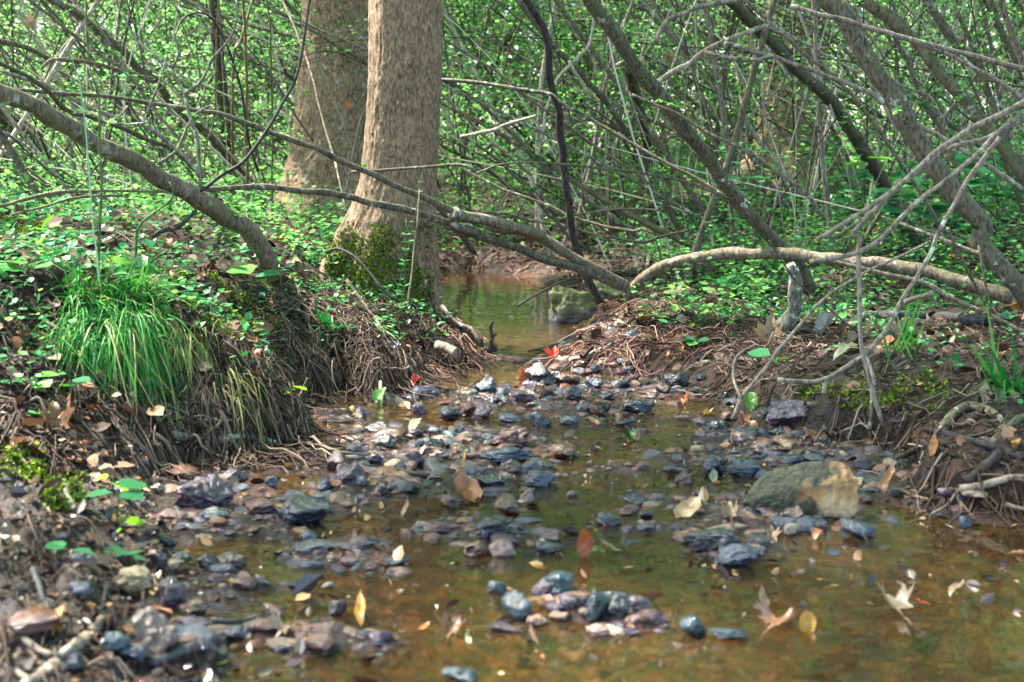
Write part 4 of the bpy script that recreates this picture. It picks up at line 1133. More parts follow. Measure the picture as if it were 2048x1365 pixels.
exposed_root|pale stubby root end in the left root bank|root|grey_stick|4.05 4.0|52 64|5:565,700 620,720 680,745|0
exposed_root|thin root hanging down the front of the left root bank|root|grey_stick|3.85 3.75|18 14|4:1960,700 1955,800 1965,880 1960,960|0
twig|dark stick leaning against the mossy trunk base|twig|dark_bark|4.3 4.15|20 22|4:1900,160 1960,140 5:90,190 180,290 250,380 330,440|0
twig|dark twig stuck upright between the trunk and the pool|twig|dark_bark|4.3 4.3|16 20|5:500,320 520,400 545,470 570,560|0
twig|slanting stick across the left root bank|twig|brown_bark|4.1 4.0|24 20|5:40,320 110,420 190,530 270,650|0
twig|snapped wet twig lying across stones at the narrow neck|twig|dark_bark|3.8 3.85|16 22|5:290,1042 370,982 450,965 560,945 640,960 710,988 ; 5:712,990 680,930 655,895|0
upright_stem|pale dry stalk standing before the mossy trunk|stem|tan_stem|4.35 4.3|8 11|2:462,1100 455,1200 445,1320 5:440,20 415,280 390,490|0
stick|out of focus grey stick at the bottom left corner|stick|grey_stick|1.85 1.62|58 90|7:605,1020 530,1105 450,1180 330,1285 200,1380 100,1460|0
stick|blurred brown stick lying across the lower left pebbles|stick|brown_bark|1.85 1.85|30 20|7:430,1040 540,970 640,940 760,935 880,940|0
stick|forked tan stick at the left bottom edge|stick|grey_stick|1.8 1.75|50 34|7:-20,1080 100,1100 250,1200 370,1230 ; 7:-20,1255 80,1310 180,1380|0
stick|blue-grey stick on the lower left shore|stick|wet_log|2.0 1.95|40 44|7:195,720 230,840 260,930 280,990|0
stick|dark wet stick lying across the lower left shallows|stick|wet_log|1.85 1.9|40 14|7:1230,1020 1350,1020 1500,1000 1600,960 1660,930|0
stick|brown wet stick beside the large pink-purple rock|stick|wet_log|1.75 1.75|60 60|7:880,1270 1000,1240 1150,1180 1300,1140|0
stick|black bark strip on the gravel pile|stick|dark_bark|2.72 2.72|26 34|8:260,135 350,140 430,165 560,185|0
stick|small black wet stick floating right of centre|stick|wet_log|2.75 2.75|34 24|9:-60,140 0,142 90,150|0
mossy_branch|mossy branch bent over the left shore|branch|lichen_bark|2.35 2.15|34 40|7:-30,95 60,85 180,85 270,130 340,190 370,230 395,300 440,380|0
dead_twig|bare twig lying over the shore below the grass clump|twig|grey_stick|2.75 2.7|14 18|4:345,1195 420,1120 520,1070 600,1055 690,1062|0
dead_twig|forked grey twig propped on the left shore|twig|grey_stick|2.9 2.75|12 22|4:1410,1065 1320,1110 1250,1180 1200,1260 1165,1360 ; 4:1225,1110 1290,1140 1340,1190|0
dead_twig|brown bent twig with a foot on the left shore|twig|grey_stick|2.9 2.8|22 34|4:1465,1045 1440,1120 1410,1200 1385,1300 1400,1345 1500,1350|0
low_log|thin mossy log along the foot of the left bank|log|lichen_bark|2.95 2.95|50 40|4:1000,1240 1150,1255 1300,1260 1450,1250 1600,1285|0
wood_splinter|weathered splinter of wood standing in the moss|stick|grey_stick|3.2 3.2|22 18|4:1222,360 1232,450 1228,560|0
twig|thin dead twig leaning over the left shore mud|twig|grey_stick|3.2 3.2|9 11|4:1785,890 1740,990 1690,1090 1640,1140|0
slanting_stem|dark twisted branch lying on the left bank under the leaning trunk|branch|dark_bark|3.6 3.5|22 30|1:1140,1225 1060,1300 1000,1340 4:1000,20 930,40 890,70|0
upright_stem|slim brown stems rising at the right edge of the bank|stem|brown_bark|3.9 g|18 22|6:1590,20 1650,160 1740,330 1830,480 1900,560 1960,640 ; 6:1770,120 1800,280 1820,420 1850,600|40
"""
for i, line in enumerate(STEMS.strip().splitlines()):
    name, label, cat, mat, dd, ww, spec, nl = line.split('|')
    d0, d1 = [x if x == 'g' else float(x) for x in dd.split()]
    w0, w1 = map(float, ww.split())
    specs = [s.strip() for s in spec.split(';')]
    geos = []
    for k, s in enumerate(specs):
        a, b = (w0, w1) if k == 0 else (min(w0, w1) * (.8 if len(specs) < 5 else .95), max(w0, w1) * .8)
        e0, e1 = d0, d1
        if k and 'g' in (d0, d1): e0 = e1 = d0 if d0 != 'g' else d1
        geos.append(stem_geo(s, e0, e1, a, b, i * 1.7 + k * .31, lying=name in LYING and 'hanging' not in label and 'slanting' not in label and 'crossing' not in label))
    nl = int(nl)
    root = geos[0][2][-1]
    if len(geos) == 1 and nl == 0:
        t = obj(name, geos[0][0], geos[0][1], M[mat], origin=root)
    else:
        t = empty(name, root)
        for k, g in enumerate(geos):
            obj(('trunk' if cat == 'trunk' else 'stem') if k == 0 else 'branch', g[0], g[1], M[mat], parent=t)
        if nl:
            r = np.random.default_rng(i + 50)
            pa, ra, lv = twig_leaves(np.vstack([g[2] for g in geos]), nl, r, .16, .017)
            tv, tq = strands(pa, ra); obj('twig_spray', tv, tq, M['green_stem'], parent=t)
            obj('foliage', lv[0], lv[1], M['leaf'], parent=t, smooth=False, rnd=lv[2])
    tag(t, label, cat)

# the arching limb: one shrub limb with a fork low over the gravel bar
t = empty('arching_limb', P(*Z(5, 1690, 400), 4.85))
tag(t, 'long arching limb forking low over the gravel bar and crossing before the large tree', 'branch')
for nm, sp, e0, e1, a, b in (
    ('branch', '1:-60,512 80,520 400,545 700,570 1000,620 1250,660 1500,740 1700,820 1900,890 2033,960 2:150,1000 400,1110 560,1180 670,1240', 3.9, 4.45, 20, 38),
    ('branch', '2:650,1225 700,1255 900,1290 1180,1365 5:880,5 1000,30 1200,90 1350,180 1500,260 1600,320 1700,375', 4.45, 4.85, 66, 58),
    ('branch', '1:1000,1108 1300,1095 1550,1090 1800,1115 2033,1145 2:200,1180 400,1225 600,1290 800,1350 5:620,0 900,90 1200,200 1450,280 1600,345 1690,375', 4.0, 4.85, 32, 56),
    ('limb', '5:1680,415 1700,380 1740,330 1830,260 1930,225 2033,205 6:150,190 350,160 550,165 720,175 900,200 1100,215 1400,260 1700,340 1850,385 1960,420', 4.85, 4.2, 62, 84),
    ('stub', '2:650,1275 665,1235 690,1225', 4.42, 4.45, 40, 55)):
    g = stem_geo(sp, e0, e1, a, b, e0 + a)
    obj(nm, g[0], g[1], M['shrub_bark' if nm != 'stub' else 'lichen_bark'] if a < 60 else M['brown_bark'], parent=t)

# ------------------------------------------------------------------ grass clump on the left bank
def blades(roots, out, L, wid, lift, drop, r, K=9, tw=.25):
    """arching ribbons: rise, lean along out and hang down"""
    n = len(roots); t = np.linspace(0, 1, K)
    p = roots[:, None] + out[:, None] * (L[:, None] * t[None])[..., None]
    p[..., 2] += L[:, None] * (lift[:, None] * t[None] - drop[:, None] * t[None] ** 2)
    bend = r.normal(0, .30, (n, 1)) * L[:, None]
    side = np.stack([-out[:, 1], out[:, 0], np.zeros(n)], 1)
    p = p + side[:, None] * (bend * t[None] ** 2)[..., None]
    tan = np.gradient(p, axis=1); tan /= np.maximum(np.linalg.norm(tan, axis=2, keepdims=True), 1e-9)
    sd = np.cross(tan, np.array([0, 0, 1.0]) + unit(n, r)[:, None] * .6); sd /= np.maximum(np.linalg.norm(sd, axis=2, keepdims=True), 1e-6)
    w = (wid * r.uniform(.45, 1.5, n))[:, None] * np.array([.7, 1, 1, 1, .95, .85, .7, .45, .08])[:K][None]
    v = np.stack([p - sd * w[..., None] / 2, p + sd * w[..., None] / 2], 2).reshape(-1, 3)
    b = (np.arange(n)[:, None] * K + np.arange(K - 1)[None]) * 2
    q = np.stack([b, b + 1, b + 3, b + 2], -1).reshape(-1, 4)
    return v, q, np.repeat(r.random(n), 2 * K)

def grass_clump(name, label, px0, px1, py0, py1, n, Lr, dirx, mat, seed, group=None, wid=.0026, drop=(1.0, 1.6), kind=None, diry=-.75):
    r = np.random.default_rng(seed)
    a = r.beta(2, 2, n); b = r.beta(1.6, 2, n)
    rt = np.array([hit(px0 + (px1 - px0) * u, py0 + (py1 - py0) * w) for u, w in zip(a[:160], b[:160])])
    rt = rt[r.integers(0, len(rt), n)] + r.normal(0, .012, (n, 3)) * np.array([1, 1, .2])
    out = np.stack([dirx + r.normal(0, .38, n), diry + r.normal(0, .35, n), np.zeros(n)], 1); out /= np.linalg.norm(out, axis=1, keepdims=True)
    L = r.uniform(*Lr, n)
    v, q, rr = blades(rt, out * r.uniform(.35, .75, n)[:, None], L, r.uniform(.6, 1.2, n) * wid, r.uniform(.25, .85, n), r.uniform(*drop, n), r)
    return tag(obj(name, v, q, M[mat], origin=rt.mean(0), smooth=False, rnd=rr), label, 'grass clump', group, kind)
grass_clump('grass_clump', 'dense bright green clump of grass hanging over the left bank', 160, 310, 625, 720, 1500, (.14, .29), .20, 'grass', 1, wid=.0019)
grass_clump('grass_clump', 'teal-green fine grass spilling at the left of the bright clump', 110, 220, 650, 730, 500, (.13, .24), .02, 'grass', 2, wid=.0018)
grass_clump('grass_clump', 'short flat grass lying on top of the left bank beside the moss', 120, 330, 590, 640, 500, (.10, .22), .5, 'grass', 3, drop=(.2, .7))
grass_clump('grass_clump', 'dry straw-coloured grass hanging right of the bright green clump', 330, 410, 660, 730, 150, (.08, .18), .4, 'dry_grass', 4, wid=.0016)
grass_clump('grass_clump', 'thin dry grass along the foot of the left bank', 420, 500, 740, 830, 90, (.08, .20), .5, 'dry_grass', 5, wid=.0016)
grass_clump('grass_clump', 'small green sprig of grass in front of the dark fallen log', 1775, 1830, 690, 730, 46, (.07, .18), .1, 'grass', 6, wid=.005, drop=(-.7, .5))
grass_clump('grass_clump', 'broad-bladed grass tuft at the right edge of the bank', 1985, 2040, 770, 790, 20, (.09, .18), -.6, 'grass', 7, wid=.008, drop=(-.5, .5))
grass_clump('grass_clump', 'long blades hanging at the right edge near the roots', 2022, 2044, 775, 785, 12, (.16, .26), .1, 'grass', 8, wid=.008, drop=(.6, 1.4))
grass_clump('grass_clump', 'bamboo-like grass sprig at the edge of the left root bank', 640, 680, 655, 690, 26, (.05, .13), .1, 'grass', 9, wid=.008, drop=(-.3, 1.2))
grass_clump('grass_clump', 'tall thin grass standing by the right leaning trunk', 1930, 2030, 380, 520, 60, (.25, .5), -.2, 'grass', 10, wid=.006, drop=(-.9, .3))
# two pale out-of-focus blades standing in front
for spec, lab, d in (('1:400,290 430,380 460,470 485,640 510,900 530,1200 545,1365 4:560,150 575,330', 'long pale blue-green blade standing in front at the left', 2.75),
                     ):
    px = path(spec); p = catmull(np.array([P(a, b, d) for a, b in px]), 26)
    w = np.interp(np.linspace(0, 1, 26), [0, .1, 1], [.0008, .0026, .0034])
    sd = np.array([1, .3, 0.0]); v = np.stack([p - sd * w[:, None] / 2, p + sd * w[:, None] / 2 , ], 1).reshape(-1, 3)
    b = np.arange(25) * 2
    tag(obj('reed', v, np.stack([b, b + 1, b + 3, b + 2], -1), M['pale_blade'], origin=p[-1], rnd=np.full(len(v), .5)), lab, 'reed')

# ------------------------------------------------------------------ seedlings
def seedling(label, px, py, h, nleaf, lsize, mat, seed, lean=(0, 0), wid=1.5, d=None):
    q = hit(px, py) if d is None else P(px, py, d)
    r = np.random.default_rng(seed)
    s = q[1] / FPX
    H = h * s
    if d is not None: g0 = gz(q[0], d); H = q[2] - g0; q = np.array([q[0], d, g0])
    top = q + np.array([lean[0] * H, lean[1] * H, H])
    c = catmull([q - [0, 0, .004], q * .45 + top * .55 + [.06 * H, 0, 0], top], 10)
    t = tag(empty('seedling', q), label, 'plant', 'seedlings on the banks')
    tv, tf = tube(c, np.linspace(.0016, .0009, 10), 6); obj('stem', tv, tf, M['green_stem'], parent=t)
    lv = []
    for k in range(nleaf):
        f = r.uniform(.55, 1.0) if k else 1.0
        b = c[int(f * 9)]
        a = 2.4 * k + seed
        dd = np.array([[math.cos(a), math.sin(a) * .8, r.uniform(-.25, .25)]])
        L = lsize * s * r.uniform(.75, 1.1)
        lv.append(leaves(b[None] + dd * .006, dd, np.array([L]), .75, wid, r))
    for l in lv:
        o = obj('leaf', l[0], l[1], M[mat], parent=t, smooth=True, rnd=l[2])
    return t
seedling('lime and teal heart-leaved seedling standing at the lower left shore', 232, 1050, 75, 3, 62, 'plant_leaf', 1, (0.05, 0), 1.6)
seedling('lime green two-leaved seedling below the teal leaves at the lower left', 240, 1065, 25, 3, 45, 'lime_leaf', 2, (0, 0), 1.7)
seedling('round-leaved lime seedling behind the teal one at the left shore', 222, 990, 40, 2, 40, 'lime_leaf', 3, (.1, 0), 1.7)
seedling('low teal seedling on the mud at the lower left edge', 135, 1120, 22, 3, 44, 'plant_leaf', 4, (0, 0), 1.5)
seedling('green seedling with drooping leaf above the round tan-brown stone', 262, 1140, 36, 3, 46, 'plant_leaf', 5, (0, 0), 1.5)
seedling('single broad teal leaf on a stalk in front of the grass clump', 140, 800, 40, 2, 48, 'plant_leaf', 6, (0, 0), 1.7)
seedling('green seedling at the left edge beside the grass clump', 70, 790, 35, 4, 46, 'plant_leaf', 7, (0, 0), 1.4)
seedling('flat teal leaf floating over the shore below the grass clump', 300, 920, 14, 1, 56, 'plant_leaf', 8, (0, 0), 1.0)
seedling('broad-leaved seedling on the left bank above the grass clump', 60, 570, 28, 5, 62, 'plant_leaf', 9, (0, 0), 1.4)
seedling('upright leaf plant beside the base of the leaning left trunk', 500, 590, 45, 3, 62, 'plant_leaf', 10, (.1, 0), 1.5)
seedling('green seedling between the green stems of the left bank', 255, 560, 45, 4, 52, 'plant_leaf', 11, (0, 0), 1.5)
seedling('small round-leaved plant in the left shore grass', 580, 800, 24, 3, 34, 'lime_leaf', 12, (0, 0), 1.5)
seedling('leafy seedling on the right bank left of the rotten stump', 1500, 600, 30, 7, 50, 'cover_leaf', 13, (0, 0), 1.3)
seedling('two-leaved seedling left of the leafy one on the right bank', 1455, 605, 34, 5, 46, 'plant_leaf', 14, (0, 0), 1.3)
seedling('teal leaf plant at the foot of the upright dry tan leaf', 1545, 735, 20, 3, 50, 'plant_leaf', 15, (0, 0), 1.4)
seedling('small leafy plant below the right gravel bank', 1390, 700, 20, 4, 34, 'plant_leaf', 16, (0, 0), 1.3)
seedling('tiny seedling on the right mud below the dark fallen log', 1900, 740, 18, 4, 26, 'plant_leaf', 17, (0, 0), 1.4)
seedling('small dark green seedling at the left edge near the crumpled leaf', 80, 860, 30, 5, 24, 'plant_leaf', 18, (0, 0), 1.5)
for k in range(14):
    r = np.random.default_rng(700 + k)
# bushy teal plants behind the right trunks
for k, (px, py, h, nl, ls, lab) in enumerate(((1790, 390, 70, 10, 60, 'broad teal-leaved plant between the two right mossy trunks'), (1850, 400, 60, 10, 58, 'broad-leaved plant left of the thickest right trunk'), (1700, 380, 50, 9, 50, 'low broad-leaved plant right of the dark mossy trunk'),
                                              (1950, 350, 70, 10, 54, 'broad-leaved plant right of the thickest right trunk'), (2010, 420, 80, 10, 54, 'broad-leaved plant at the right edge of the thicket'), (1900, 470, 50, 9, 44, 'broad-leaved plant under the thickest right trunk'), (1480, 370, 40, 8, 46, 'low broad-leaved plant behind the leaning mossy trunk'))):
    seedling(lab, px, py - h, h, nl + 6, ls, 'plant_leaf', 40 + k, (0, 0), 1.3, d=5.9 + .25 * (k % 3))
# the pinnate sprig before the mossy trunk, others rising through the thicket
def sprig(label, x0, y0, x1, y1, d, n, size, seed, mat='cover_leaf'):
    a, b = P(x0, y0, d), P(x1, y1, d)
    c = catmull([a, (a + b) / 2 + [.006, 0, 0], b], 14)
    t = tag(empty('sprig', a), label, 'plant')
    tv, tf = tube(c, np.linspace(.0014, .0007, 14), 6); obj('stem', tv, tf, M['green_stem'], parent=t)
    r = np.random.default_rng(seed)
    k = np.arange(n); f = .12 + .88 * (k // 2) / (n / 2)
    base = c[np.clip((f * 13).astype(int), 0, 13)]
    dd = np.stack([np.where(k % 2, 1, -1.0), r.uniform(-.7, .3, n), r.uniform(.1, .5, n)], 1)
    l = leaves(base, dd, size * r.uniform(.7, 1.1, n) * (1.15 - .5 * f), .7, 1.1, r)
    obj('foliage', l[0], l[1], M[mat], parent=t, smooth=False, rnd=l[2])
sprig('pale green pair-leaved sprig standing before the mossy trunk base', 800, 632, 812, 440, 4.25, 34, .026, 1)
sprig('second green sprig rising beside the mossy trunk base', 790, 600, 845, 345, 4.4, 30, .020, 2)
sprig('fern-like sprig climbing beside the thick right trunk', 1660, 330, 1700, 175, 5.6, 40, .03, 3, 'leaf')
sprig('yellow-green sprig rising before the broad brown tree', 1600, 330, 1625, 205, 6.0, 40, .034, 4, 'leaf')
sprig('leafy sprig standing behind the arching limb', 1330, 470, 1300, 330, 5.4, 34, .022, 5)
sprig('slim leafy sprig left of the leaning mossy trunk', 1420, 480, 1440, 360, 5.0, 34, .022, 6)
sprig('leafy sprig under the kinked mossy trunk', 1650, 520, 1665, 400, 5.0, 34, .024, 7)

# ------------------------------------------------------------------ root mats, twigs, litter, moss, ground cover (nobody could count them)
def band(pxr, pyr, n, r):
    out = []
    gx = np.linspace(pxr[0], pxr[1], 14); gy = np.linspace(pyr[0], pyr[1], 10)
    g = np.array([[hit(a, b) for a in gx] for b in gy])
    u = r.random(n) * 12.999; w = r.random(n) * 8.999
    i, j = u.astype(int), w.astype(int); fu, fw = (u - i)[:, None], (w - j)[:, None]
    p = (g[j, i] * (1 - fu) + g[j, i + 1] * fu) * (1 - fw) + (g[j + 1, i] * (1 - fu) + g[j + 1, i + 1] * fu) * fw
    p[:, 2] = ground(p[:, 0], p[:, 1])
    return p

def root_mat(name, label, pxr, pyr, n, Lr, rad, mat, seed, off=.03, hang=(-.2, -.6)):
    r = np.random.default_rng(seed)
    p0 = band(pxr, pyr, n, r)
    s = creek_sdf(p0[:, 0], p0[:, 1]); p0 = p0[s > -.01]; n = len(p0)
    K = 8; t = np.linspace(0, 1, K)
    d = np.stack([r.normal(.15, .6, n), r.normal(-.45, .5, n)], 1); d /= np.linalg.norm(d, axis=1, keepdims=True)
    L = r.uniform(*Lr, n)
    xy = p0[:, None, :2] + d[:, None] * (L[:, None] * t[None])[..., None]
    wob = r.normal(0, 1, (n, 2, 1)) * np.sin(t[None, None] * r.uniform(2, 7, (n, 1, 1)) + r.uniform(0, 6, (n, 1, 1)))
    xy = xy + np.transpose(wob, (0, 2, 1)) * .018 * (L / .15)[:, None, None]
    zg = ground(xy[..., 0].ravel(), xy[..., 1].ravel()).reshape(n, K)
    o = r.uniform(-.004, off, n)[:, None] * (1 - .5 * t[None]) + r.normal(0, .004, (n, K))
    path = np.concatenate([xy, np.maximum(zg + o, -.01)[..., None]], 2)
    rr = r.gamma(2, rad / 2, n)
    v, q = strands(path, rr, 5)
    tag(obj(name, v, q, M[mat], rnd=np.repeat(r.random(n), 5 * K)), label, kind='stuff')
root_mat('root_mat', 'tangle of fine roots and dead twigs on the undercut left bank below the trunk', (560, 850), (575, 775), 1500, (.05, .20), .0011, 'root', 1, .05)
root_mat('root_mat', 'reddish fibrous roots on the spit below the large tree', (820, 960), (600, 735), 700, (.04, .16), .0015, 'root_red', 2, .035)
root_mat('root_mat', 'reddish fibrous roots covering the right gravel bank', (1130, 1480), (585, 720), 1300, (.05, .22), .0014, 'root_red', 3, .03)
root_mat('root_mat', 'fine roots hanging at the corner of the right bank', (1420, 1600), (640, 800), 500, (.04, .16), .0013, 'root', 4, .05)
root_mat('root_mat', 'fine roots and twigs along the right bank', (1560, 2048), (640, 880), 700, (.04, .18), .0013, 'root', 5, .02)
root_mat('root_mat', 'dead twigs and needles on the left bank', (0, 620), (400, 700), 1300, (.05, .20), .0012, 'root', 6, .02)
root_mat('root_mat', 'twigs and roots on the lower left bank', (0, 560), (760, 930), 480, (.04, .16), .0013, 'root', 7, .03)
root_mat('root_mat', 'twigs and needles on the lower left mud', (0, 360), (930, 1340), 380, (.03, .14), .0013, 'root', 8, .01)
root_mat('root_mat', 'twigs on the forest floor behind the arching limb', (870, 2048), (430, 600), 1400, (.08, .35), .0022, 'root', 9, .03)
root_mat('root_mat', 'twigs lying on the mud beyond the far pool', (860, 1250), (440, 540), 400, (.08, .25), .0032, 'root_red', 10, .03)
root_mat('root_mat', 'dead twigs and roots on the lower right mud', (1780, 2060), (870, 1010), 170, (.05, .25), .0013, 'root', 11, .015)

def shore_debris():
    r = np.random.default_rng(37)
    n = 6500
    x, y = r.uniform(-1.1, -.25, n), r.uniform(1.45, 2.8, n)
    s = creek_sdf(x, y); k = s > .01; x, y = x[k], y[k]; n = len(x)
    p = np.stack([x, y, ground(x, y) + r.uniform(0, .008, n)], 1)
    d = unit(n, r); d[:, 2] *= .3
    v, f, rr = leaves(p, d, r.gamma(2.2, .0045, n), .35, .9, r)
    tag(obj('wet_debris', v, f, M['wet_bits'], smooth=False, rnd=rr), 'wet scraps of leaf and bark on the lower left mud', kind='stuff')
shore_debris()
def floating_scraps():
    r = np.random.default_rng(38)
    n = 3600
    x, y = r.uniform(-.7, 1.1, n), r.uniform(1.5, 4.6, n)
    s = creek_sdf(x, y); k = (s < 0) & (fbm(x * 3, y * 3, 4.4) > r.normal(-.05, .12, n)); x, y = x[k], y[k]; n = len(x)
    p = np.stack([x, y, np.maximum(ground(x, y), 0) + r.uniform(.001, .006, n)], 1)
    d = unit(n, r); d[:, 2] *= .45
    v, f, rr = leaves(p, d, r.gamma(2.0, .0055, n) + .002, .2, .8, r)
    tag(obj('wet_debris', v, f, M['wet_bits'], smooth=False, rnd=rr), 'small dark scraps of leaf and bark afloat in the creek', kind='stuff')
floating_scraps()
root_mat('root_mat', 'dry stalks and roots on the bank face right of the grass clump', (410, 620), (690, 900), 650, (.05, .2), .0012, 'root', 17, .04)
def litter():
    r = np.random.default_rng(31)
    n = 24000
    y = 2.35 + 9 * r.random(n) ** 1.4; x = r.uniform(-1, 1, n) * (.38 * y + .4)
    s = creek_sdf(x, y); keep = (s > .07) & ~((y < 3.9) & (x > .3) & (r.random(n) < .6)); x, y, s = x[keep], y[keep], s[keep]; n = len(x)
    p = np.stack([x, y, ground(x, y) + r.uniform(.001, .014, n)], 1)
    d = unit(n, r); d[:, 2] *= .35
    v, f, rr = leaves(p, d, r.gamma(4, .0060, n), .45, 1.2, r)
    tag(obj('leaf_litter', v, f, M['litter'], smooth=False, rnd=rr), 'brown dead leaf litter covering the forest floor', kind='stuff')
litter()

def moss_on(regions, seed):
    r = np.random.default_rng(seed)
    P_, S_ = [], []
    for pxr, pyr, n in regions:
        p = band(pxr, pyr, n, r)
        k = fbm(p[:, 0] * 16, p[:, 1] * 16, .7) > r.normal(-.02, .08, len(p)); P_.append(p[k])
    p = np.vstack(P_); n = len(p)
    p[:, 2] += r.uniform(0, .012, n)
    d = unit(n, r); d[:, 2] = np.abs(d[:, 2]) + .2
    v, f, rr = leaves(p, d, r.uniform(.005, .012, n), .4, 1.0, r)
    tag(obj('moss', v, f, M['moss'], smooth=False, rnd=rr), 'yellow-green moss on the bank', kind='stuff')
moss_on((((270, 430), (555, 660), 5200), ((0, 120), (425, 470), 2200), ((420, 640), (560, 740), 4200), ((0, 90), (905, 970), 900), ((1600, 1900), (760, 830), 1800), ((640, 700), (380, 470), 1200), ((90, 170), (960, 1030), 700)), 8)

def cover(name, label, n, yr, size, hmax, mat, seed, pw=1.3, thr=-.1, right=True, xmin=-99):
    r = np.random.default_rng(seed)
    y = yr[0] + (yr[1] - yr[0]) * r.random(n) ** pw; x = r.uniform(-1, 1, n) * (.37 * y + .3)
    s = creek_sdf(x, y)
    k = (x > xmin) & (s > np.where((x < -.2) & (y > 2.85) & (y < 4.6), .07, .20)) & (fbm(x * 2.2 + seed, y * 2.2, .4) + .25 * fbm(x * 9, y * 9, 1.7) > thr + r.normal(0, .05, n))
    k &= ~((y < 4.3) & (x > .2) & (r.random(n) < .93)) & ~((y < 2.55) & (r.random(n) < .9))
    k &= ~((y > 5) & (y < 9) & (s < .55) & (x > -.4) & (r.random(n) < .8))
    x, y = x[k], y[k]; n = len(x)
    h = hmax * r.random(n) ** 1.6 * (.5 + .5 * vnoise(x * 3, y * 3) + .3)
    m = 5                                        # each little plant carries a few leaves
    c = np.repeat(np.stack([x, y, ground(x, y) + np.abs(h)], 1), m, 0) + r.normal(0, 1, (n * m, 3)) * size * np.array([.9, .9, .5])
    d = unit(n * m, r); d[:, 2] = d[:, 2] * .35 + .05
    v, f, rr = leaves(c, d, size * r.uniform(.45, 1.15, n * m), .75, 1.35, r)
    tag(obj(name, v, f, M[mat], smooth=False, rnd=rr), label, kind='stuff')
cover('ground_cover', 'small green seedlings carpeting the near banks', 9000, (2.5, 5.6), .019, .09, 'cover_leaf', 3, 1.0, -.04)
cover('ground_cover', 'green low plants on the forest floor behind the banks', 11000, (4.6, 10), .026, .24, 'leaf', 4, 1.0, -.04)
cover('ground_cover', 'leafy low shrubs between the leaning trunks on the right', 3600, (5.0, 9), .030, .55, 'cover_leaf', 24, .9, -.12, xmin=.45)
cover('ground_cover', 'broader bluish-green leaves scattered over the banks', 1500, (2.6, 8), .036, .14, 'plant_leaf', 14, 1.0, .18)
cover('ground_cover', 'green undergrowth far behind the trunks', 11000, (8.5, 22), .045, .55, 'far_leaf', 5, 1.0, -.25)

# ------------------------------------------------------------------ the thicket: many leaning saplings, each with its own leaves
def sapling(x, y, lean, L, rad, mat, leafn, lsize, seed, label, group, leafmat, curve=.35):
    r = np.random.default_rng(seed)
    b = np.array([x, y, gz(x, y) - .02])
    dirn = np.array([math.sin(lean), r.normal(0, .22), math.cos(lean)])
    n = 22; t = np.linspace(0, 1, n)
    arch = np.sign(dirn[0] + .01) * curve * t ** 2 * L * .35
    c = b + dirn * (t * L)[:, None]; c[:, 0] += arch; c[:, 2] -= np.abs(arch) * .55
    for k in range(3): c[:, k] += L * .012 * vnoise(t * 5 + seed, np.full(n, k * 5.5))
    geo = [tube(c, np.linspace(rad, rad * .35, n), 8, .10, seed)]
    pts = [c[6:]]
    for k in range(int(3 + L * 1.3)):
        i = r.integers(4, n - 2); a = r.uniform(.3, 1.0) * L * .32
        dv = dirn * .6 + unit(1, r)[0] * .8; dv[2] = abs(dv[2]) * .7
        q = catmull([c[i], c[i] + dv * a * .5 + [0, 0, a * .06], c[i] + dv * a - [0, 0, a * .12]], 9)
        geo.append(tube(q, np.linspace(rad * .38, rad * .12, 9), 5, 0)); pts.append(q[2:])
    t_ = tag(empty('sapling', b), label, 'sapling', group)
    v, f = join(geo); obj('stem', v, f, mat, parent=t_)
    pts = np.vstack(pts)
    m = leafn
    w = pts[r.integers(0, len(pts), m)] + r.normal(0, 1, (m, 3)) * np.array([.10, .10, .07]) * (lsize / .03)
    d = unit(m, r); d[:, 2] *= .45
    lv = leaves(w, d, lsize * r.uniform(.5, 1.2, m), .65, 1.2, r)
    obj('foliage', lv[0], lv[1], leafmat, parent=t_, smooth=False, rnd=lv[2])

r = np.random.default_rng(77)
zones = [('left', (-1.0, -.16), 'thin leaning sapling in the tangled thicket beyond the left bank', 'saplings in the left thicket'),
         ('mid', (.05, .28), 'thin pale sapling in the tangle between the large tree and the leaning mossy trunk', 'saplings in the middle thicket'),
         ('right', (.10, .85), 'thin leaning sapling in the thicket behind the right mossy trunks', 'saplings in the right thicket')]
bm = ['shrub_bark', 'shrub_bark', 'pale_bark', 'lichen_bark', 'brown_bark', 'mossy_bark', 'grey_stick']
k = 0
for zi, (nm, (u0, u1), lab, grp) in enumerate(zones):
    for i in range((66, 32, 38)[zi]):
        k += 1
        y = 5.6 + 8.5 * r.random() ** 1.1
        u = r.uniform(u0, u1) if nm != 'left' else r.uniform(-.42, -.04)
        if nm == 'mid': u = r.uniform(-.04, .2)
        if nm == 'right': u = r.uniform(.16, .50)
        if y < 9 and -.22 < u < -.03: u -= .22
        x = u * y
        if creek_sdf(np.array([x]), np.array([y]))[0] < .25: y += 2.5; x = u * y
        lean = {'left': r.normal(-.75, .35), 'mid': r.normal(-.45, .6), 'right': r.normal(-.55, .35)}[nm]
        if r.random() < .22: lean = r.normal(.1, .35)
        lean = float(np.clip(lean, -1.0, .85))
        sapling(x, y, lean, r.uniform(2.2, 4.6), r.uniform(.006, .017) * (.7 + .05 * y), M[bm[r.integers(0, len(bm))]], int(r.uniform(300, 560)), .026, 2000 + k, lab, grp, M['leaf'] if y < 8 else M['far_leaf'])

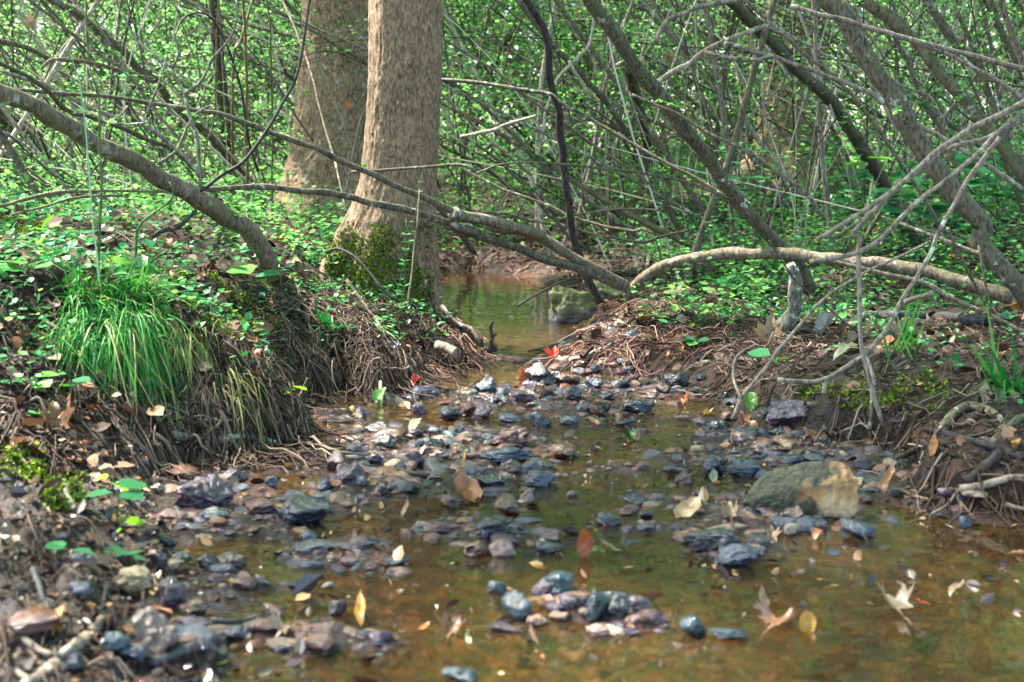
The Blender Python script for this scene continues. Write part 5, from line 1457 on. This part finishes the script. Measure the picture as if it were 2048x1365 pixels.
# ------------------------------------------------------------------ the wood behind
def thicket_tangle():
    r = np.random.default_rng(61)
    n = 1300
    y = r.uniform(6.0, 15, n); x = r.uniform(-.42, .45, n) * y
    s = creek_sdf(x, y); k = s > .3; x, y = x[k], y[k]; n = len(x)
    K = 10; t = np.linspace(0, 1, K)
    lean = np.where(r.random(n) < np.where(x > -.05 * y, .3, .6), r.normal(-.6, .35, n), r.normal(-.02, .25, n))
    L = r.uniform(1.2, 4.2, n)
    z0 = ground(x, y) + np.where(r.random(n) < .45, r.uniform(0, 1.4, n), 0)
    d = np.stack([np.sin(lean), r.normal(0, .2, n), np.cos(lean)], 1)
    p = np.stack([x, y, z0], 1)[:, None] + d[:, None] * (L[:, None] * t)[..., None]
    bend = r.normal(0, .22, n) + .18 * np.sign(np.sin(lean))
    p[..., 0] += (bend * L)[:, None] * t ** 2; p[..., 2] -= (np.abs(bend) * L)[:, None] * t ** 2 * .7
    ph = r.uniform(0, 6, (n, 1, 3)); p += .018 * np.sin(t[None, :, None] * r.uniform(4, 12, (n, 1, 3)) + ph) * L[:, None, None] * .4
    v, q = strands(p, r.gamma(3, .0011, n) * (.6 + y / 14), 5)
    tag(obj('thicket_tangle', v, q, M['tangle'], rnd=np.repeat(r.random(n), 5 * K)), 'tangle of thin grey and olive stems filling the thicket', kind='stuff')
thicket_tangle()
def understory():
    r = np.random.default_rng(91)
    C = []
    n = 800
    y = r.uniform(9.0, 19, n); x = r.uniform(-.44, .44, n) * y
    z0 = ground(x, y); h = r.uniform(.2, 3.4, n) * (y / 12)
    m = 210
    c = np.repeat(np.stack([x, y, z0 + h], 1), m, 0) + r.normal(0, 1, (n * m, 3)) * np.repeat(r.uniform(.15, .55, n), m)[:, None] * np.array([1.2, 1.0, .7])
    c = c[c[:, 2] > ground(c[:, 0], c[:, 1])]
    d = unit(len(c), r); d[:, 2] *= .45
    v, f, rr = leaves(c, d, r.uniform(.5, 1.2, len(c)) * .036 * (c[:, 1] / 12), .6, 1.2, r)
    tag(obj('undergrowth', v, f, M['far_leaf'], smooth=False, rnd=rr), 'green leafy undergrowth filling the wood behind the thicket', kind='stuff')
understory()
def canopy():  # trunkless leaf mass out of view, added to cut sky light over the creek
    r = np.random.default_rng(97)
    n, m = 560, 95
    x, y, z = r.uniform(-9, 9, n), r.uniform(-6, 12, n), r.uniform(6.2, 9.0, n)
    c = np.repeat(np.stack([x, y, z], 1), m, 0) + r.normal(0, 1, (n * m, 3)) * np.repeat(r.uniform(.22, .6, n), m)[:, None] * np.array([1.2, 1.2, .5])
    d = unit(len(c), r); d[:, 2] *= .5
    v, f, rr = leaves(c, d, r.uniform(.6, 1.2, len(c)) * .17, .6, 1.2, r)
    tag(obj('shade_canopy', v, f, M['far_leaf'], smooth=False, rnd=rr), 'unseen leafy canopy of the wood, added overhead to shade the creek', kind='stuff')
canopy()
def far_wood():
    r = np.random.default_rng(95)
    n = 1500
    a = r.uniform(-.75, .75, n); y = r.uniform(18, 34, n); x = np.tan(a) * y
    z = r.uniform(0, 1, n) ** 1.1 * 15 + ground(x, y)
    m = 150
    c = np.repeat(np.stack([x, y, z], 1), m, 0) + r.normal(0, 1, (n * m, 3)) * np.repeat(r.uniform(.4, 1.0, n), m)[:, None] * np.array([1.3, 1.0, .8])
    d = unit(len(c), r); d[:, 2] *= .5
    v, f, rr = leaves(c, d, r.uniform(.5, 1.2, len(c)) * .20, .5, 1.3, r)
    tag(obj('far_wood', v, f, M['far_leaf'], smooth=False, rnd=rr), 'bright green leafy wood closing the view behind the trunks', kind='stuff')
far_wood()
r = np.random.default_rng(123)
for i in range(16):
    y = r.uniform(11, 26); x = (-.45 + .9 * (i + r.random()) / 16) * y
    w = r.uniform(.08, .17)
    H = r.uniform(8, 13)
    b = np.array([x, y, gz(x, y)])
    t = tag(empty('tree', b), 'tall forest tree half hidden behind the thicket', 'tree', 'forest trees behind the thicket')
    c = catmull([b - [0, 0, .1], b + [r.normal(0, .2), 0, H * .5], b + [r.normal(0, .5), 0, H]], 24)
    v, f = tube(c, np.linspace(w, w * .4, 24), 12, .12, i); obj('trunk', v, f, M['rear_bark' if i % 2 else 'shrub_bark'], parent=t)
    lv = crown_leaves(c[-1] - [0, 0, H * .12], 2.0, H * .27, 3600, .15, r)
    obj('crown', lv[0], lv[1], M['far_leaf'], parent=t, smooth=False, rnd=lv[2])

# ------------------------------------------------------------------ sky, sun, camera
EL, AZ = math.radians(56), math.radians(-68)
w = bpy.data.worlds.new('World'); SC.world = w; w.use_nodes = True
nt = w.node_tree; nt.nodes.clear()
sky = nt.nodes.new('ShaderNodeTexSky'); sky.sky_type = 'NISHITA'; sky.sun_disc = False; sky.sun_elevation = EL; sky.sun_rotation = AZ
sky.air_density = 1.0; sky.dust_density = 2.5
bg = nt.nodes.new('ShaderNodeBackground'); bg.inputs['Strength'].default_value = .065
ow = nt.nodes.new('ShaderNodeOutputWorld'); nt.links.new(sky.outputs[0], bg.inputs[0]); nt.links.new(bg.outputs[0], ow.inputs[0])
sl = bpy.data.lights.new('sun', 'SUN'); sl.energy = 5.0; sl.angle = math.radians(3); sl.color = (1.0, .94, .84)
so = bpy.data.objects.new('sun', sl); COL.objects.link(so); so.location = (-3, -3, 9)
sv = Vector((math.cos(EL) * math.sin(AZ), math.cos(EL) * math.cos(AZ), math.sin(EL)))
so.rotation_euler = sv.to_track_quat('Z', 'Y').to_euler()

cam = bpy.data.cameras.new('camera'); co = bpy.data.objects.new('camera', cam); COL.objects.link(co)
co.location = CAM; co.rotation_euler = (math.pi / 2 - TH, 0, 0)
cam.sensor_width = 36; cam.lens = FPX * 36 / 2048; cam.clip_start = .05; cam.clip_end = 400
cam.dof.use_dof = True; cam.dof.focus_distance = 4.15; cam.dof.aperture_fstop = 7.0
SC.camera = co
SC.view_settings.view_transform = 'Standard'; SC.view_settings.look = 'None'; SC.view_settings.gamma = 1; SC.view_settings.exposure = 4.0
SC.render.engine = 'CYCLES'
cy = SC.cycles
cy.use_denoising = True
cy.max_bounces = 8; cy.diffuse_bounces = 3; cy.glossy_bounces = 3; cy.transmission_bounces = 4; cy.transparent_max_bounces = 8
cy.sample_clamp_indirect = 6
